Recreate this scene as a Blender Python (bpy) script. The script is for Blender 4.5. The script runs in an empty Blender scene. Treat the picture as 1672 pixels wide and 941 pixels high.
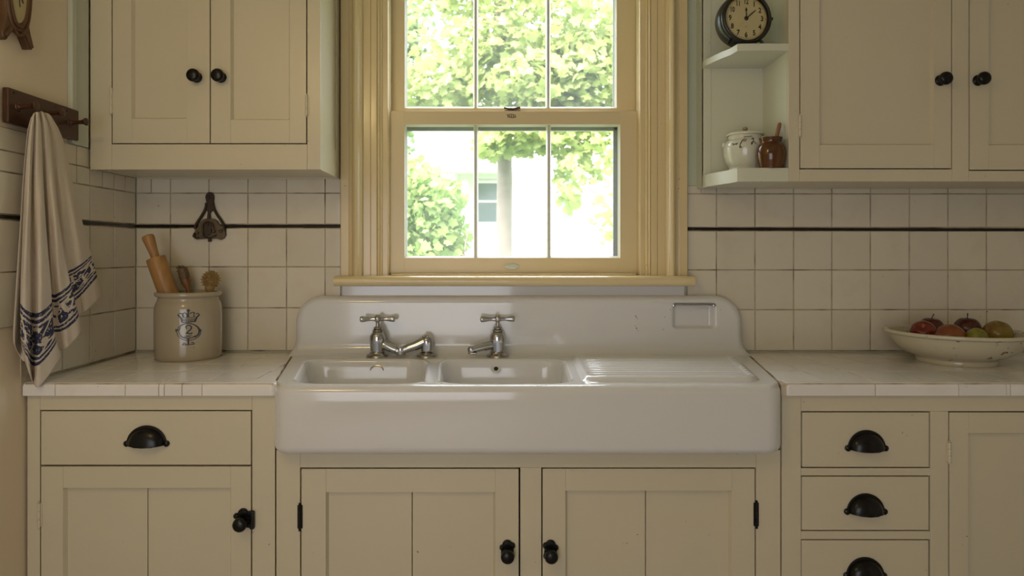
import bpy, bmesh, math, random
from mathutils import Vector, Matrix
random.seed(7)
PI = math.pi
SC = bpy.context.scene
COL = SC.collection
F = 1114.0            # focal length in px of the 1672 px frame
CY = -2.73            # camera Y
ZC = 1.32             # camera height
VX, VY = 810.0, 412.0 # principal point

def S(Y): return F / (Y - CY)
def PX(px, Y): return (px - VX) / S(Y)
def PZ(py, Y): return ZC - (py - VY) / S(Y)
def lerp(a, b, t): return a + (b - a) * t
def sstep(a, b, x):
    t = max(0.0, min(1.0, (x - a) / (b - a)))
    return t * t * (3 - 2 * t)

# ------------------------------------------------------------------ materials
def new_mat(name):
    m = bpy.data.materials.new(name); m.use_nodes = True
    nt = m.node_tree
    b = nt.nodes['Principled BSDF']
    return m, nt, b
def N(nt, t, **kw):
    n = nt.nodes.new(t)
    for k, v in kw.items():
        if k in n.inputs: n.inputs[k].default_value = v
        else: setattr(n, k, v)
    return n
def L(nt, a, ai, b, bi): nt.links.new(a.outputs[ai], b.inputs[bi])
def M_(nt, op, a, b=None, clamp=False):
    n = nt.nodes.new('ShaderNodeMath'); n.operation = op; n.use_clamp = clamp
    for i, v in enumerate((a, b)):
        if v is None: continue
        if isinstance(v, (int, float)): n.inputs[i].default_value = v
        else: nt.links.new(v, n.inputs[i])
    return n.outputs[0]
def mixc(nt, fac, a, b):
    n = nt.nodes.new('ShaderNodeMix'); n.data_type = 'RGBA'
    for i, v in ((0, fac), (6, a), (7, b)):
        if isinstance(v, (int, float)): n.inputs[i].default_value = v
        elif isinstance(v, tuple): n.inputs[i].default_value = v + (1,) if len(v) == 3 else v
        else: nt.links.new(v, n.inputs[i])
    return n.outputs[2]
def noise(nt, scale, detail=2.0, vec=None, stretch=None, rough=.5):
    tc = nt.nodes.new('ShaderNodeTexCoord')
    n = nt.nodes.new('ShaderNodeTexNoise'); n.inputs['Scale'].default_value = scale
    n.inputs['Detail'].default_value = detail; n.inputs['Roughness'].default_value = rough
    if stretch:
        mp = nt.nodes.new('ShaderNodeMapping'); mp.inputs['Scale'].default_value = stretch
        nt.links.new(tc.outputs['Object'], mp.inputs['Vector']); nt.links.new(mp.outputs[0], n.inputs['Vector'])
    else: nt.links.new(tc.outputs['Object'], n.inputs['Vector'])
    return n.outputs[0]
def bump(nt, b, h, strength, dist=.001):
    n = nt.nodes.new('ShaderNodeBump'); n.inputs['Strength'].default_value = strength
    n.inputs['Distance'].default_value = dist
    nt.links.new(h, n.inputs['Height']); nt.links.new(n.outputs[0], b.inputs['Normal'])
def setb(b, rough=.5, metal=0, coat=0, spec=.5):
    b.inputs['Roughness'].default_value = rough; b.inputs['Metallic'].default_value = metal
    b.inputs['Coat Weight'].default_value = coat; b.inputs['Coat Roughness'].default_value = .05
    b.inputs['Specular IOR Level'].default_value = spec
def plain(name, c, rough=.5, metal=0, var=.06, vs=8, bs=0, bscale=60, coat=0, spec=.5, stretch=None):
    m, nt, b = new_mat(name); setb(b, rough, metal, coat, spec)
    f = noise(nt, vs, 3)
    lo = tuple(max(0, x * (1 - var)) for x in c); hi = tuple(min(1, x * (1 + var)) for x in c)
    nt.links.new(mixc(nt, f, lo, hi), b.inputs['Base Color'])
    if bs: bump(nt, b, noise(nt, bscale, 3, stretch=stretch), bs)
    return m
def speckled(name, c, spot, rough, thr=.7, scale=55, var=.05, bs=.1, bscale=30, stretch=None, coat=0, spec=.5):
    """Painted or glazed surface with sparse chips and specks."""
    m, nt, b = new_mat(name); setb(b, rough, 0, coat, spec)
    f = noise(nt, 2.3, 4)
    lo = tuple(x * (1 - var) for x in c); hi = tuple(min(1, x * (1 + var)) for x in c)
    base = mixc(nt, f, lo, hi)
    sp = noise(nt, scale, 4)
    patch = noise(nt, 5.0, 2)
    k = M_(nt, 'MULTIPLY', M_(nt, 'MULTIPLY', M_(nt, 'SUBTRACT', sp, thr), 30, True), M_(nt, 'MULTIPLY', M_(nt, 'SUBTRACT', patch, .45), 8, True), True)
    nt.links.new(mixc(nt, k, base, spot), b.inputs['Base Color'])
    bump(nt, b, noise(nt, bscale, 3, stretch=stretch), bs)
    return m
def tile_mat(name, c, rough=.09, var=.05, bs=.18):
    m, nt, b = new_mat(name); setb(b, rough, 0, 0, .5)
    g = nt.nodes.new('ShaderNodeNewGeometry')
    lo = tuple(x * (1 - var) for x in c); hi = tuple(min(1, x * (1 + var)) for x in c)
    base = mixc(nt, g.outputs['Random Per Island'], lo, hi)
    f = noise(nt, 9, 3)
    base = mixc(nt, M_(nt, 'MULTIPLY', M_(nt, 'SUBTRACT', f, .52), 1.2, True), base, (c[0] * .80, c[1] * .74, c[2] * .62))
    cr = noise(nt, 70, 3); pt = noise(nt, 3.1, 2)
    k = M_(nt, 'MULTIPLY', M_(nt, 'MULTIPLY', M_(nt, 'SUBTRACT', cr, .70), 30, True), M_(nt, 'MULTIPLY', M_(nt, 'SUBTRACT', pt, .5), 8, True), True)
    base = mixc(nt, k, base, (.22, .13, .06))
    nt.links.new(base, b.inputs['Base Color'])
    bump(nt, b, noise(nt, 16, 2), bs, .002)
    return m
def wood(name, c, rough=.5, stretch=(1, 1, .1), scale=40, dark=.55):
    m, nt, b = new_mat(name); setb(b, rough)
    f = noise(nt, scale, 4, stretch=stretch)
    nt.links.new(mixc(nt, f, tuple(x * dark for x in c), tuple(min(1, x * 1.35) for x in c)), b.inputs['Base Color'])
    bump(nt, b, f, .15)
    return m

CREAM = (.645, .575, .425)
MT = {}
MT['paint'] = speckled('cream cabinet paint', CREAM, (.16, .09, .04), .28, .725, 75, .05, .38, 30, (1, 1, .35))
MT['shelfpaint'] = speckled('pale green white paint', (.66, .66, .53), (.16, .09, .04), .3, .73, 60, .05, .2, 24)
MT['yellow'] = speckled('yellowed trim paint', (.735, .59, .335), (.22, .12, .04), .20, .72, 50, .05, .05, 20, (3, 3, .1))
MT['yellow'].node_tree.nodes['Principled BSDF'].inputs['Coat Weight'].default_value = .12
MT['sash'] = speckled('yellowed sash paint', (.735, .60, .355), (.22, .12, .04), .30, .74, 50, .04, .12, 30)
MT['tile'] = tile_mat('cream glazed wall tile', (.70, .64, .525), .11, .045)
MT['ctile'] = tile_mat('white glazed counter tile', (.82, .785, .75), .06, .04, .06)
m, nt, b = new_mat('stained grout'); setb(b, .9)
f = noise(nt, 11, 3)
nt.links.new(mixc(nt, M_(nt, 'MULTIPLY', M_(nt, 'SUBTRACT', f, .47), 4, True), (.50, .42, .30), (.13, .085, .045)), b.inputs['Base Color'])
MT['grout'] = m
m, nt, b = new_mat('pale counter grout'); setb(b, .9)
f = noise(nt, 13, 3)
nt.links.new(mixc(nt, M_(nt, 'MULTIPLY', M_(nt, 'SUBTRACT', f, .45), 5, True), (.60, .50, .38), (.30, .20, .12)), b.inputs['Base Color'])
MT['cgrout'] = m
MT['black_tile'] = plain('black glazed liner', (.010, .009, .009), .12)
MT['plaster'] = plain('warm beige plaster', (.80, .68, .52), .75, 0, .05, 4, .12, 30)
MT['wallpaint'] = plain('pale green wall paint', (.57, .60, .46), .4, 0, .05, 5, .15, 25)
MT['pastel'] = speckled('pale blue green board paint', (.56, .58, .49), (.2, .13, .07), .4, .72, 40)
MT['ceiling'] = plain('white ceiling', (.72, .68, .58), .8)
MT['enamel'] = speckled('white porcelain enamel', (.715, .70, .69), (.35, .24, .14), .10, .765, 70, .012, .05, 5, None, .5)
MT['rust'] = plain('rust stain', (.13, .075, .04), .6, 0, .4, 60)
MT['dark'] = plain('black iron', (.005, .0045, .004), .26, .0, .2, 20, .06, 70, 0, .32)
MT['hole'] = plain('dark opening', (.02, .014, .01), .7)
m, nt, b = new_mat('worn chrome'); setb(b, .11, 1)
f = noise(nt, 30, 3)
nt.links.new(mixc(nt, f, (.40, .40, .405), (.60, .60, .61)), b.inputs['Base Color'])
nt.links.new(M_(nt, 'ADD', M_(nt, 'MULTIPLY', f, .14), .05), b.inputs['Roughness'])
MT['chrome'] = m
m, nt, b = new_mat('tarnished nickel'); setb(b, .25, 1)
f = noise(nt, 45, 3)
nt.links.new(mixc(nt, f, (.20, .17, .13), (.55, .53, .50)), b.inputs['Base Color'])
MT['nickel'] = m
MT['alu'] = plain('grey storm frame', (.13, .135, .14), .45, .3)
MT['brass'] = plain('brown sash lock', (.11, .062, .035), .35, .3, .3, 60)
MT['stone'] = speckled('grey beige salt glaze', (.41, .345, .245), (.16, .12, .08), .14, .70, 45, .09, .10, 14, None, .4)
MT['ink'] = plain('cobalt ink', (.028, .036, .055), .3, 0, .3, 90)
MT['jar'] = speckled('ivory glaze', (.66, .635, .52), (.14, .12, .10), .12, .72, 60, .04, .08, 14, None, .4)
MT['jarink'] = plain('grey brown ink', (.055, .05, .052), .35, 0, .4, 120)
MT['lidknob'] = plain('tan glaze', (.34, .26, .14), .2, 0, .4, 60)
m, nt, b = new_mat('brown treacle glaze'); setb(b, .10, 0, .15)
f = noise(nt, 14, 3)
nt.links.new(mixc(nt, f, (.050, .013, .002), (.14, .050, .007)), b.inputs['Base Color'])
MT['treacle'] = m
MT['bowl'] = speckled('cream crazed glaze', (.58, .525, .385), (.16, .10, .045), .16, .60, 38, .06, .1, 14, None, .3)
MT['pinwood'] = wood('honey wood', (.40, .205, .065), .42, (6, 6, .5), 12, .6)
MT['spoonwood'] = wood('brown spoon wood', (.27, .115, .035), .45, (6, 6, .5), 14)
MT['bristle'] = plain('straw bristle', (.42, .27, .10), .6, 0, .5, 220)
MT['bristledark'] = plain('brown fibre', (.17, .105, .05), .7, 0, .5, 220)
MT['railwood'] = wood('dark stained wood', (.065, .024, .010), .34, (1, .12, 1), 30, .45)
MT['framewood'] = wood('carved walnut', (.125, .058, .022), .45, (1, 1, .4), 30, .4)
MT['ivory'] = plain('aged cream dial', (.50, .42, .23), .5, 0, .12, 22)
MT['cast'] = plain('rusted cast iron', (.050, .031, .016), .5, .25, .6, 45, .35, 80)
MT['castlight'] = plain('worn cast iron', (.12, .085, .045), .45, .35, .5, 40, .3, 80)
MT['clockcase'] = plain('black enamel case', (.014, .013, .010), .30, 0, .2, 20)
MT['dial'] = plain('cream clock dial', (.53, .45, .24), .5, 0, .08, 20)
MT['dialrim'] = plain('brass dial rim', (.32, .22, .07), .3, .7, .2, 30)
MT['dialink'] = plain('black dial ink', (.02, .017, .012), .5)
MT['floor'] = wood('pale floor', (.46, .42, .37), .4, (1, .1, 1), 18, .8)

# glass with a translucent veil painted in for glare haze
m, nt, b = new_mat('old window glass')
nt.nodes.remove(b)
out = nt.nodes['Material Output']
tr = nt.nodes.new('ShaderNodeBsdfTransparent'); tr.inputs[0].default_value = (.99, .995, .992, 1)
gl = nt.nodes.new('ShaderNodeBsdfGlossy'); gl.inputs['Roughness'].default_value = .02
df = nt.nodes.new('ShaderNodeBsdfTranslucent'); df.inputs[0].default_value = (.9, .93, .95, 1)
fr = nt.nodes.new('ShaderNodeLayerWeight'); fr.inputs['Blend'].default_value = .5
mx = nt.nodes.new('ShaderNodeMixShader'); mx2 = nt.nodes.new('ShaderNodeMixShader')
mx2.inputs[0].default_value = .030
nt.links.new(M_(nt, 'ADD', M_(nt, 'MULTIPLY', M_(nt, 'POWER', fr.outputs['Facing'], 5.0), .6), .006), mx.inputs[0]); L(nt, tr, 0, mx, 1); L(nt, gl, 0, mx, 2)
L(nt, mx, 0, mx2, 1); L(nt, df, 0, mx2, 2); L(nt, mx2, 0, out, 0)
MT['glass'] = m

# clear clock crystal is left to the dial's own gloss; towel cloth with a blue block print along its hem
def towel_mat(name, printed):
    m, nt, b = new_mat(name); setb(b, .9, 0, 0, .2)
    f = noise(nt, 6, 3)
    base = mixc(nt, f, (.60, .505, .405), (.73, .64, .535))
    if printed:
        uv = nt.nodes.new('ShaderNodeUVMap'); uv.uv_map = 'UVMap'
        sp = nt.nodes.new('ShaderNodeSeparateXYZ'); L(nt, uv, 0, sp, 0)
        wob = M_(nt, 'MULTIPLY', M_(nt, 'SUBTRACT', noise(nt, 40, 2), .5), .008)
        v = M_(nt, 'ADD', sp.outputs[1], wob); u = sp.outputs[0]
        def rng(a, c): return M_(nt, 'MULTIPLY', M_(nt, 'GREATER_THAN', v, a), M_(nt, 'LESS_THAN', v, c))
        lines = None
        for a, c in ((.752, .766), (.774, .785), (.894, .905), (.913, .928)):
            r = rng(a, c); lines = r if lines is None else M_(nt, 'MAXIMUM', lines, r)
        mp = nt.nodes.new('ShaderNodeMapping'); mp.inputs['Scale'].default_value = (9.5, 24, 1)
        L(nt, uv, 0, mp, 0)
        vo = nt.nodes.new('ShaderNodeTexVoronoi'); vo.inputs['Scale'].default_value = 1.0
        vo.feature = 'DISTANCE_TO_EDGE'; L(nt, mp, 0, vo, 'Vector')
        vc = nt.nodes.new('ShaderNodeTexVoronoi'); vc.inputs['Scale'].default_value = .55; L(nt, mp, 0, vc, 'Vector')
        nz = nt.nodes.new('ShaderNodeTexNoise'); nz.inputs['Scale'].default_value = 2.1; nz.inputs['Detail'].default_value = 1; L(nt, mp, 0, nz, 'Vector')
        a1 = M_(nt, 'MULTIPLY', M_(nt, 'GREATER_THAN', vo.outputs[0], .075), M_(nt, 'GREATER_THAN', nz.outputs[0], .41))
        a2 = M_(nt, 'LESS_THAN', vc.outputs[0], .26)
        body = M_(nt, 'MULTIPLY', M_(nt, 'MAXIMUM', a1, a2), rng(.792, .888))
        k = M_(nt, 'MAXIMUM', lines, body)
        fade = M_(nt, 'MULTIPLY', M_(nt, 'GREATER_THAN', noise(nt, 150, 2), .36), .96)
        k = M_(nt, 'MULTIPLY', k, fade)
        base = mixc(nt, k, base, (.022, .03, .085))
    nt.links.new(base, b.inputs['Base Color'])
    tc = nt.nodes.new('ShaderNodeTexCoord')
    w = nt.nodes.new('ShaderNodeTexNoise'); w.inputs['Scale'].default_value = 420; L(nt, tc, 'Object', w, 'Vector')
    bump(nt, b, w.outputs[0], .35, .0012)
    return m
MT['towel'] = towel_mat('linen with blue print', True)
MT['linen'] = towel_mat('plain linen', False)

def apple_mat(name, c1, c2, bias=.5):
    m, nt, b = new_mat(name); setb(b, .26, 0, .08)
    f = noise(nt, 9, 3, stretch=(1, 1, .5)); g = noise(nt, 160, 2)
    base = mixc(nt, M_(nt, 'MULTIPLY', M_(nt, 'SUBTRACT', f, bias - .18), 3, True), c1, c2)
    base = mixc(nt, M_(nt, 'MULTIPLY', M_(nt, 'SUBTRACT', g, .66), 8, True), base, (.35, .22, .07))
    nt.links.new(base, b.inputs['Base Color'])
    return m
MT['apple_red'] = apple_mat('red apple skin', (.14, .009, .004), (.20, .028, .007), .55)
MT['apple_dark'] = apple_mat('dark red apple skin', (.060, .008, .005), (.10, .018, .008), .55)
MT['apple_orange'] = apple_mat('orange red apple skin', (.16, .022, .008), (.28, .10, .018), .5)
MT['apple_green'] = apple_mat('yellow green apple skin', (.24, .215, .020), (.19, .195, .016), .5)
MT['apple_blush'] = apple_mat('green apple skin with red blush', (.17, .042, .012), (.25, .195, .025), .45)
MT['stem'] = plain('brown stem', (.03, .018, .01), .7)

def leaf_mat(name, c, c2):
    m, nt, b = new_mat(name); nt.nodes.remove(b)
    out = nt.nodes['Material Output']
    g = nt.nodes.new('ShaderNodeNewGeometry')
    colr = mixc(nt, g.outputs['Random Per Island'], c, c2)
    d = nt.nodes.new('ShaderNodeBsdfDiffuse'); t = nt.nodes.new('ShaderNodeBsdfTranslucent')
    nt.links.new(colr, d.inputs[0]); nt.links.new(colr, t.inputs[0])
    mx = nt.nodes.new('ShaderNodeMixShader'); mx.inputs[0].default_value = .5
    L(nt, d, 0, mx, 1); L(nt, t, 0, mx, 2); L(nt, mx, 0, out, 0)
    return m
MT['leaf'] = leaf_mat('yellow green leaves', (.24, .32, .09), (.42, .47, .20))
MT['leaf_shrub'] = leaf_mat('fresh green leaves', (.17, .28, .08), (.36, .44, .18))
MT['leaf_far'] = leaf_mat('soft green leaves', (.17, .25, .11), (.32, .40, .20))
MT['bark'] = plain('grey bark', (.21, .175, .15), .9, 0, .3, 14, .5, 30)
MT['siding'] = plain('white clapboard paint', (.72, .73, .72), .6, 0, .02)
MT['sidinggrey'] = plain('grey white trim paint', (.50, .51, .52), .6, 0, .03)
MT['roof'] = plain('grey shingles', (.22, .22, .22), .8, 0, .2, 30)
MT['farglass'] = plain('grey window glass', (.12, .14, .15), .1)
MT['shutter'] = plain('grey green shutter paint', (.16, .20, .175), .6)
MT['grass'] = plain('lawn', (.12, .19, .05), .9, 0, .3, 3)

# ------------------------------------------------------------------ mesh helpers
def BM(): return bmesh.new()
def finish(bm, smooth=True, ang=38):
    bmesh.ops.recalc_face_normals(bm, faces=bm.faces[:])
    for f in bm.faces: f.smooth = smooth
    if smooth and ang:
        a = math.radians(ang)
        for e in bm.edges:
            if len(e.link_faces) == 2 and e.calc_face_angle(0) > a: e.smooth = False
def root_loc(o):
    v = Vector((0, 0, 0))
    while o is not None: v += o.location; o = o.parent
    return v
def mesh_obj(name, bm, mat, parent=None, label=None, ang=38, recalc=True):
    if recalc: finish(bm, True, ang)
    else:
        for f in bm.faces: f.smooth = True
    me = bpy.data.meshes.new(name)
    if parent is not None:
        off = root_loc(parent)
        bmesh.ops.translate(bm, verts=bm.verts[:], vec=-off)
    bm.to_mesh(me); bm.free()
    if isinstance(mat, (list, tuple)):
        for k in mat: me.materials.append(MT[k])
    else: me.materials.append(MT[mat])
    o = bpy.data.objects.new(name, me); COL.objects.link(o)
    if recalc and ang:
        wn = o.modifiers.new('face weighted normals', 'WEIGHTED_NORMAL'); wn.keep_sharp = True; wn.weight = 60
    if parent is not None: o.parent = parent
    if label: o['label'] = label
    return o
def tag(o, label=None, cat=None, group=None, kind=None):
    if label: o['label'] = label
    if cat: o['category'] = cat
    if group: o['group'] = group
    if kind: o['kind'] = kind
    return o
def thing(name, label, cat, loc, group=None, kind=None):
    o = bpy.data.objects.new(name, None); COL.objects.link(o)
    o.location = loc; o.empty_display_size = .05
    return tag(o, label, cat, group, kind)

def box(bm, x0, x1, y0, y1, z0, z1, bev=.0015, seg=2):
    r = bmesh.ops.create_cube(bm, size=1)
    vs = r['verts']
    for v in vs:
        v.co = Vector((lerp(x0, x1, v.co.x + .5), lerp(y0, y1, v.co.y + .5), lerp(z0, z1, v.co.z + .5)))
    if bev > 0:
        es = list({e for v in vs for e in v.link_edges})
        bmesh.ops.bevel(bm, geom=es, offset=min(bev, .45 * min(abs(x1 - x0), abs(y1 - y0), abs(z1 - z0))), segments=seg, affect='EDGES', profile=.5)
def basis(axis):
    a = Vector(axis).normalized()
    t = Vector((0, 0, 1)) if abs(a.z) < .9 else Vector((1, 0, 0))
    u = a.cross(t).normalized(); w = a.cross(u).normalized()
    return a, u, w
def lathe(bm, prof, org=(0, 0, 0), axis=(0, 0, 1), segs=40, sx=1.0):
    a, u, w = basis(axis); org = Vector(org)
    rings = []
    for r, h in prof:
        if r < 1e-6: rings.append([bm.verts.new(org + a * h)])
        else: rings.append([bm.verts.new(org + a * h + (u * math.cos(2 * PI * i / segs) * sx + w * math.sin(2 * PI * i / segs)) * r) for i in range(segs)])
    for A, B in zip(rings, rings[1:]):
        for i in range(segs):
            j = (i + 1) % segs
            if len(A) == 1 and len(B) == 1: continue
            if len(A) == 1: bm.faces.new((A[0], B[i], B[j]))
            elif len(B) == 1: bm.faces.new((A[i], B[0], A[j]))
            else: bm.faces.new((A[i], B[i], B[j], A[j]))
def smooth_pts(pts, n):
    """Catmull-Rom through tuples."""
    out = []
    P = [Vector(p) for p in pts]
    for i in range(len(P) - 1):
        p0 = P[max(i - 1, 0)]; p1 = P[i]; p2 = P[i + 1]; p3 = P[min(i + 2, len(P) - 1)]
        for k in range(n):
            t = k / n
            out.append(.5 * ((2 * p1) + (p2 - p0) * t + (2 * p0 - 5 * p1 + 4 * p2 - p3) * t * t + (3 * p1 - p0 - 3 * p2 + p3) * t ** 3))
    out.append(P[-1]); return out
def sprof(prof, n=4):
    """Smooth a lathe profile."""
    return [(max(0, v.x), v.y) for v in smooth_pts([(r, h, 0) for r, h in prof], n)]
def tube(bm, pts, rad, segs=14, caps=True, flat=1.0):
    P = [Vector(p) for p in pts]; n = len(P)
    if isinstance(rad, (int, float)): rad = [rad] * n
    t0 = (P[1] - P[0]).normalized()
    up = Vector((0, 0, 1)) if abs(t0.z) < .9 else Vector((1, 0, 0))
    u = (up - t0 * up.dot(t0)).normalized()
    rings = []
    for i in range(n):
        t = (P[min(i + 1, n - 1)] - P[max(i - 1, 0)]).normalized()
        u = (u - t * u.dot(t)).normalized(); w = t.cross(u)
        rings.append([bm.verts.new(P[i] + (u * math.cos(2 * PI * k / segs) + w * math.sin(2 * PI * k / segs) * flat) * rad[i]) for k in range(segs)])
    for A, B in zip(rings, rings[1:]):
        for k in range(segs):
            j = (k + 1) % segs
            bm.faces.new((A[k], B[k], B[j], A[j]))
    if caps: bm.faces.new(rings[0][::-1]); bm.faces.new(rings[-1])
def prism(bm, poly, mapf, d0, d1, bev=0):
    """poly: 2-D outline; mapf(a, b, d) -> world point."""
    A = [bm.verts.new(mapf(a, b, d0)) for a, b in poly]
    B = [bm.verts.new(mapf(a, b, d1)) for a, b in poly]
    n = len(poly); fs = []
    for i in range(n): fs.append(bm.faces.new((A[i], A[(i + 1) % n], B[(i + 1) % n], B[i])))
    f0 = bm.faces.new(A[::-1]); f1 = bm.faces.new(B)
    if bev:
        bmesh.ops.recalc_face_normals(bm, faces=fs + [f0, f1])
        bmesh.ops.bevel(bm, geom=list(f1.edges), offset=bev, segments=2, affect='EDGES', profile=.5)
def ribbon(bm, pts, w, mapf, h=.0004, closed=False, sub=5):
    """Painted stroke lying on a surface; mapf(a, b, height)."""
    P = [Vector((p[0], p[1], 0)) for p in pts]
    if closed: P = P + [P[0]]
    q = []
    for a, c in zip(P, P[1:]):
        k = max(1, int((c - a).length / max(1e-9, w * sub * .35)))
        k = min(k, 10)
        for i in range(k): q.append(a.lerp(c, i / k))
    q.append(P[-1])
    Lf, Rt = [], []
    for i, p in enumerate(q):
        t = (q[min(i + 1, len(q) - 1)] - q[max(i - 1, 0)])
        if t.length < 1e-9: t = Vector((1, 0, 0))
        t.normalize(); nrm = Vector((-t.y, t.x, 0)) * (w / 2)
        Lf.append(bm.verts.new(mapf(p.x + nrm.x, p.y + nrm.y, h))); Rt.append(bm.verts.new(mapf(p.x - nrm.x, p.y - nrm.y, h)))
    for i in range(len(q) - 1): bm.faces.new((Lf[i], Rt[i], Rt[i + 1], Lf[i + 1]))
def blob(bm, poly, mapf, h=.0004):
    bm.faces.new([bm.verts.new(mapf(a, b, h)) for a, b in poly])
def text_into(bm, s, size, cx, cy, mapf, h=.0004, sx=1.0, bold=0.0):
    cu = bpy.data.curves.new('numeral', 'FONT'); cu.body = s; cu.size = size
    cu.align_x = 'CENTER'; cu.align_y = 'CENTER'; cu.offset = bold; cu.resolution_u = 3
    o = bpy.data.objects.new('numeral', cu); COL.objects.link(o)
    me = bpy.data.meshes.new_from_object(o)
    vs = [bm.verts.new(mapf(cx + v.co.x * sx, cy + v.co.y, h)) for v in me.vertices]
    for p in me.polygons:
        try: bm.faces.new([vs[i] for i in p.vertices])
        except ValueError: pass
    bpy.data.objects.remove(o); bpy.data.curves.remove(cu); bpy.data.meshes.remove(me)

def clip(poly, a, b, c):
    """Keep the part of a convex polygon where a*x + b*y <= c."""
    out = []
    for i in range(len(poly)):
        p, q = poly[i], poly[(i + 1) % len(poly)]
        dp, dq = a * p[0] + b * p[1] - c, a * q[0] + b * q[1] - c
        if dp <= 0: out.append(p)
        if (dp < 0 < dq) or (dq < 0 < dp):
            t = dp / (dp - dq); out.append((lerp(p[0], q[0], t), lerp(p[1], q[1], t)))
    return out
def inset(poly, d):
    n = len(poly); area = sum(poly[i][0] * poly[(i + 1) % n][1] - poly[(i + 1) % n][0] * poly[i][1] for i in range(n))
    if area < 0: poly = poly[::-1]
    lines = []
    for i in range(n):
        p, q = poly[i], poly[(i + 1) % n]
        ex, ey = q[0] - p[0], q[1] - p[1]; l = math.hypot(ex, ey) or 1e-9
        nx, ny = -ey / l, ex / l
        lines.append((nx, ny, nx * p[0] + ny * p[1] + d))
    out = []
    for i in range(n):
        a1, b1, c1 = lines[i - 1]; a2, b2, c2 = lines[i]
        det = a1 * b2 - a2 * b1
        if abs(det) < 1e-9: out.append(poly[i]); continue
        out.append(((c1 * b2 - c2 * b1) / det, (a1 * c2 - a2 * c1) / det))
    return out
def tile(bm, poly, mapf, g=.004, h=.006, wob=.003):
    n = len(poly)
    xs = [p[0] for p in poly]; ys = [p[1] for p in poly]
    if max(xs) - min(xs) < .012 or max(ys) - min(ys) < .012: return
    rings = []
    ca, cb = sum(xs) / n, sum(ys) / n
    ta, tb = random.uniform(-1, 1) * wob, random.uniform(-1, 1) * wob
    for ins, ht in ((g / 2, 0), (g / 2, h - .0022), (g / 2 + .0007, h - .0008), (g / 2 + .0024, h)):
        q = inset(poly, ins)
        rings.append([bm.verts.new(mapf(a, b, ht + (0 if ht == 0 else (a - ca) * ta + (b - cb) * tb))) for a, b in q])
    for A, B in zip(rings, rings[1:]):
        for i in range(n): bm.faces.new((A[i], A[(i + 1) % n], B[(i + 1) % n], B[i]))
    bm.faces.new(rings[-1])

# ------------------------------------------------------------------ key dimensions
ZT = .92                       # countertop height
XW = -1.441                    # face of the left wall's tiles
YC = -.65                      # counter front
YB = -.635                     # lower cabinet faces
YU = -.32                      # upper cabinet faces
s0 = S(0)
def X0(px): return PX(px, 0)
def Z0(py): return PZ(py, 0)

# ------------------------------------------------------------------ room shell
def struct(name, bm, mat, label, cat):
    o = mesh_obj(name, bm, mat); return tag(o, label, cat, kind='structure')
WX0, WX1, WZ0, WZ1 = -.438, .578, 1.205, 2.48     # window opening
bm = BM()
for x0, x1, z0, z1 in ((XW - .15, WX0, 0, 2.62), (WX1, 2.75, 0, 2.62), (WX0, WX1, 0, WZ0), (WX0, WX1, WZ1, 2.62)):
    box(bm, x0, x1, .006, .17, z0, z1, 0)
wall_back = struct('wall_back', bm, 'wallpaint', 'back kitchen wall with a window above the sink', 'wall')
bm = BM(); box(bm, XW - .15, XW - .006, -4.7, .17, 0, 2.62, 0)
wall_left = struct('wall_left', bm, 'plaster', 'beige plaster left wall, tiled around the counter', 'wall')
bm = BM(); box(bm, 2.62, 2.75, -4.7, .006, 0, 2.62, 0)
struct('wall_right', bm, 'ceiling', 'plaster right wall', 'wall')
bm = BM(); box(bm, XW - .15, 2.75, -4.82, -4.7, 0, 2.62, 0)
struct('wall_front', bm, 'ceiling', 'plaster wall facing the sink', 'wall')
bm = BM(); box(bm, XW - .15, 2.75, -4.82, .17, -.1, 0, 0)
struct('floor', bm, 'floor', 'wooden kitchen floor', 'floor')
bm = BM(); box(bm, XW - .15, 2.75, -4.82, .17, 2.62, 2.72, 0)
struct('ceiling', bm, 'ceiling', 'white kitchen ceiling', 'ceiling')

# wall tiles
def back_map(a, b, h): return Vector((a, .006 - h, b))
def left_map(a, b, h): return Vector((XW - .006 + h, a, b))
def tile_rect(bm, mapf, a0, a1, b0, b1, **k): tile(bm, [(a0, b0), (a1, b0), (a1, b1), (a0, b1)], mapf, **k)
bm = BM(); gb = BM()
colsL = [222, 278, 341, 404.5, 467.5, 530.5, 556.5]
rowsL = [(268, 315.5), (315.5, 366.5), (372.5, 436), (436, 503), (503, 573)]
for r, (ya, yb) in enumerate(rowsL):
    cs = [222, 246.5, 278, 341, 404.5, 467.5, 530.5, 556.5] if r == 0 else colsL
    for a, b in zip(cs, cs[1:]): tile_rect(bm, back_map, X0(a), X0(b), Z0(yb), Z0(ya))
colsR = [1122, 1170, 1233, 1296, 1358.5, 1421.5, 1485, 1548, 1611, 1674, 1737, 1800, 1860]
rowsR = [(303, 316.5), (316.5, 371.5), (377, 441), (441, 506), (506, 573)]
for r, (ya, yb) in enumerate(rowsR):
    cs = [1122, 1145] + colsR[1:] if r == 0 else colsR
    for a, b in zip(cs, cs[1:]): tile_rect(bm, back_map, X0(a), X0(b), Z0(yb), Z0(ya))
mesh_obj('wall_tiles', bm, 'tile', wall_back)
for a, b, c, d in ((222, 556.5, 268, 574), (1122, 1860, 303, 574)):
    box(gb, X0(a), X0(b), .0035, .0062, Z0(d), Z0(c), 0)
mesh_obj('grout', gb, 'grout', wall_back)
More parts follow.
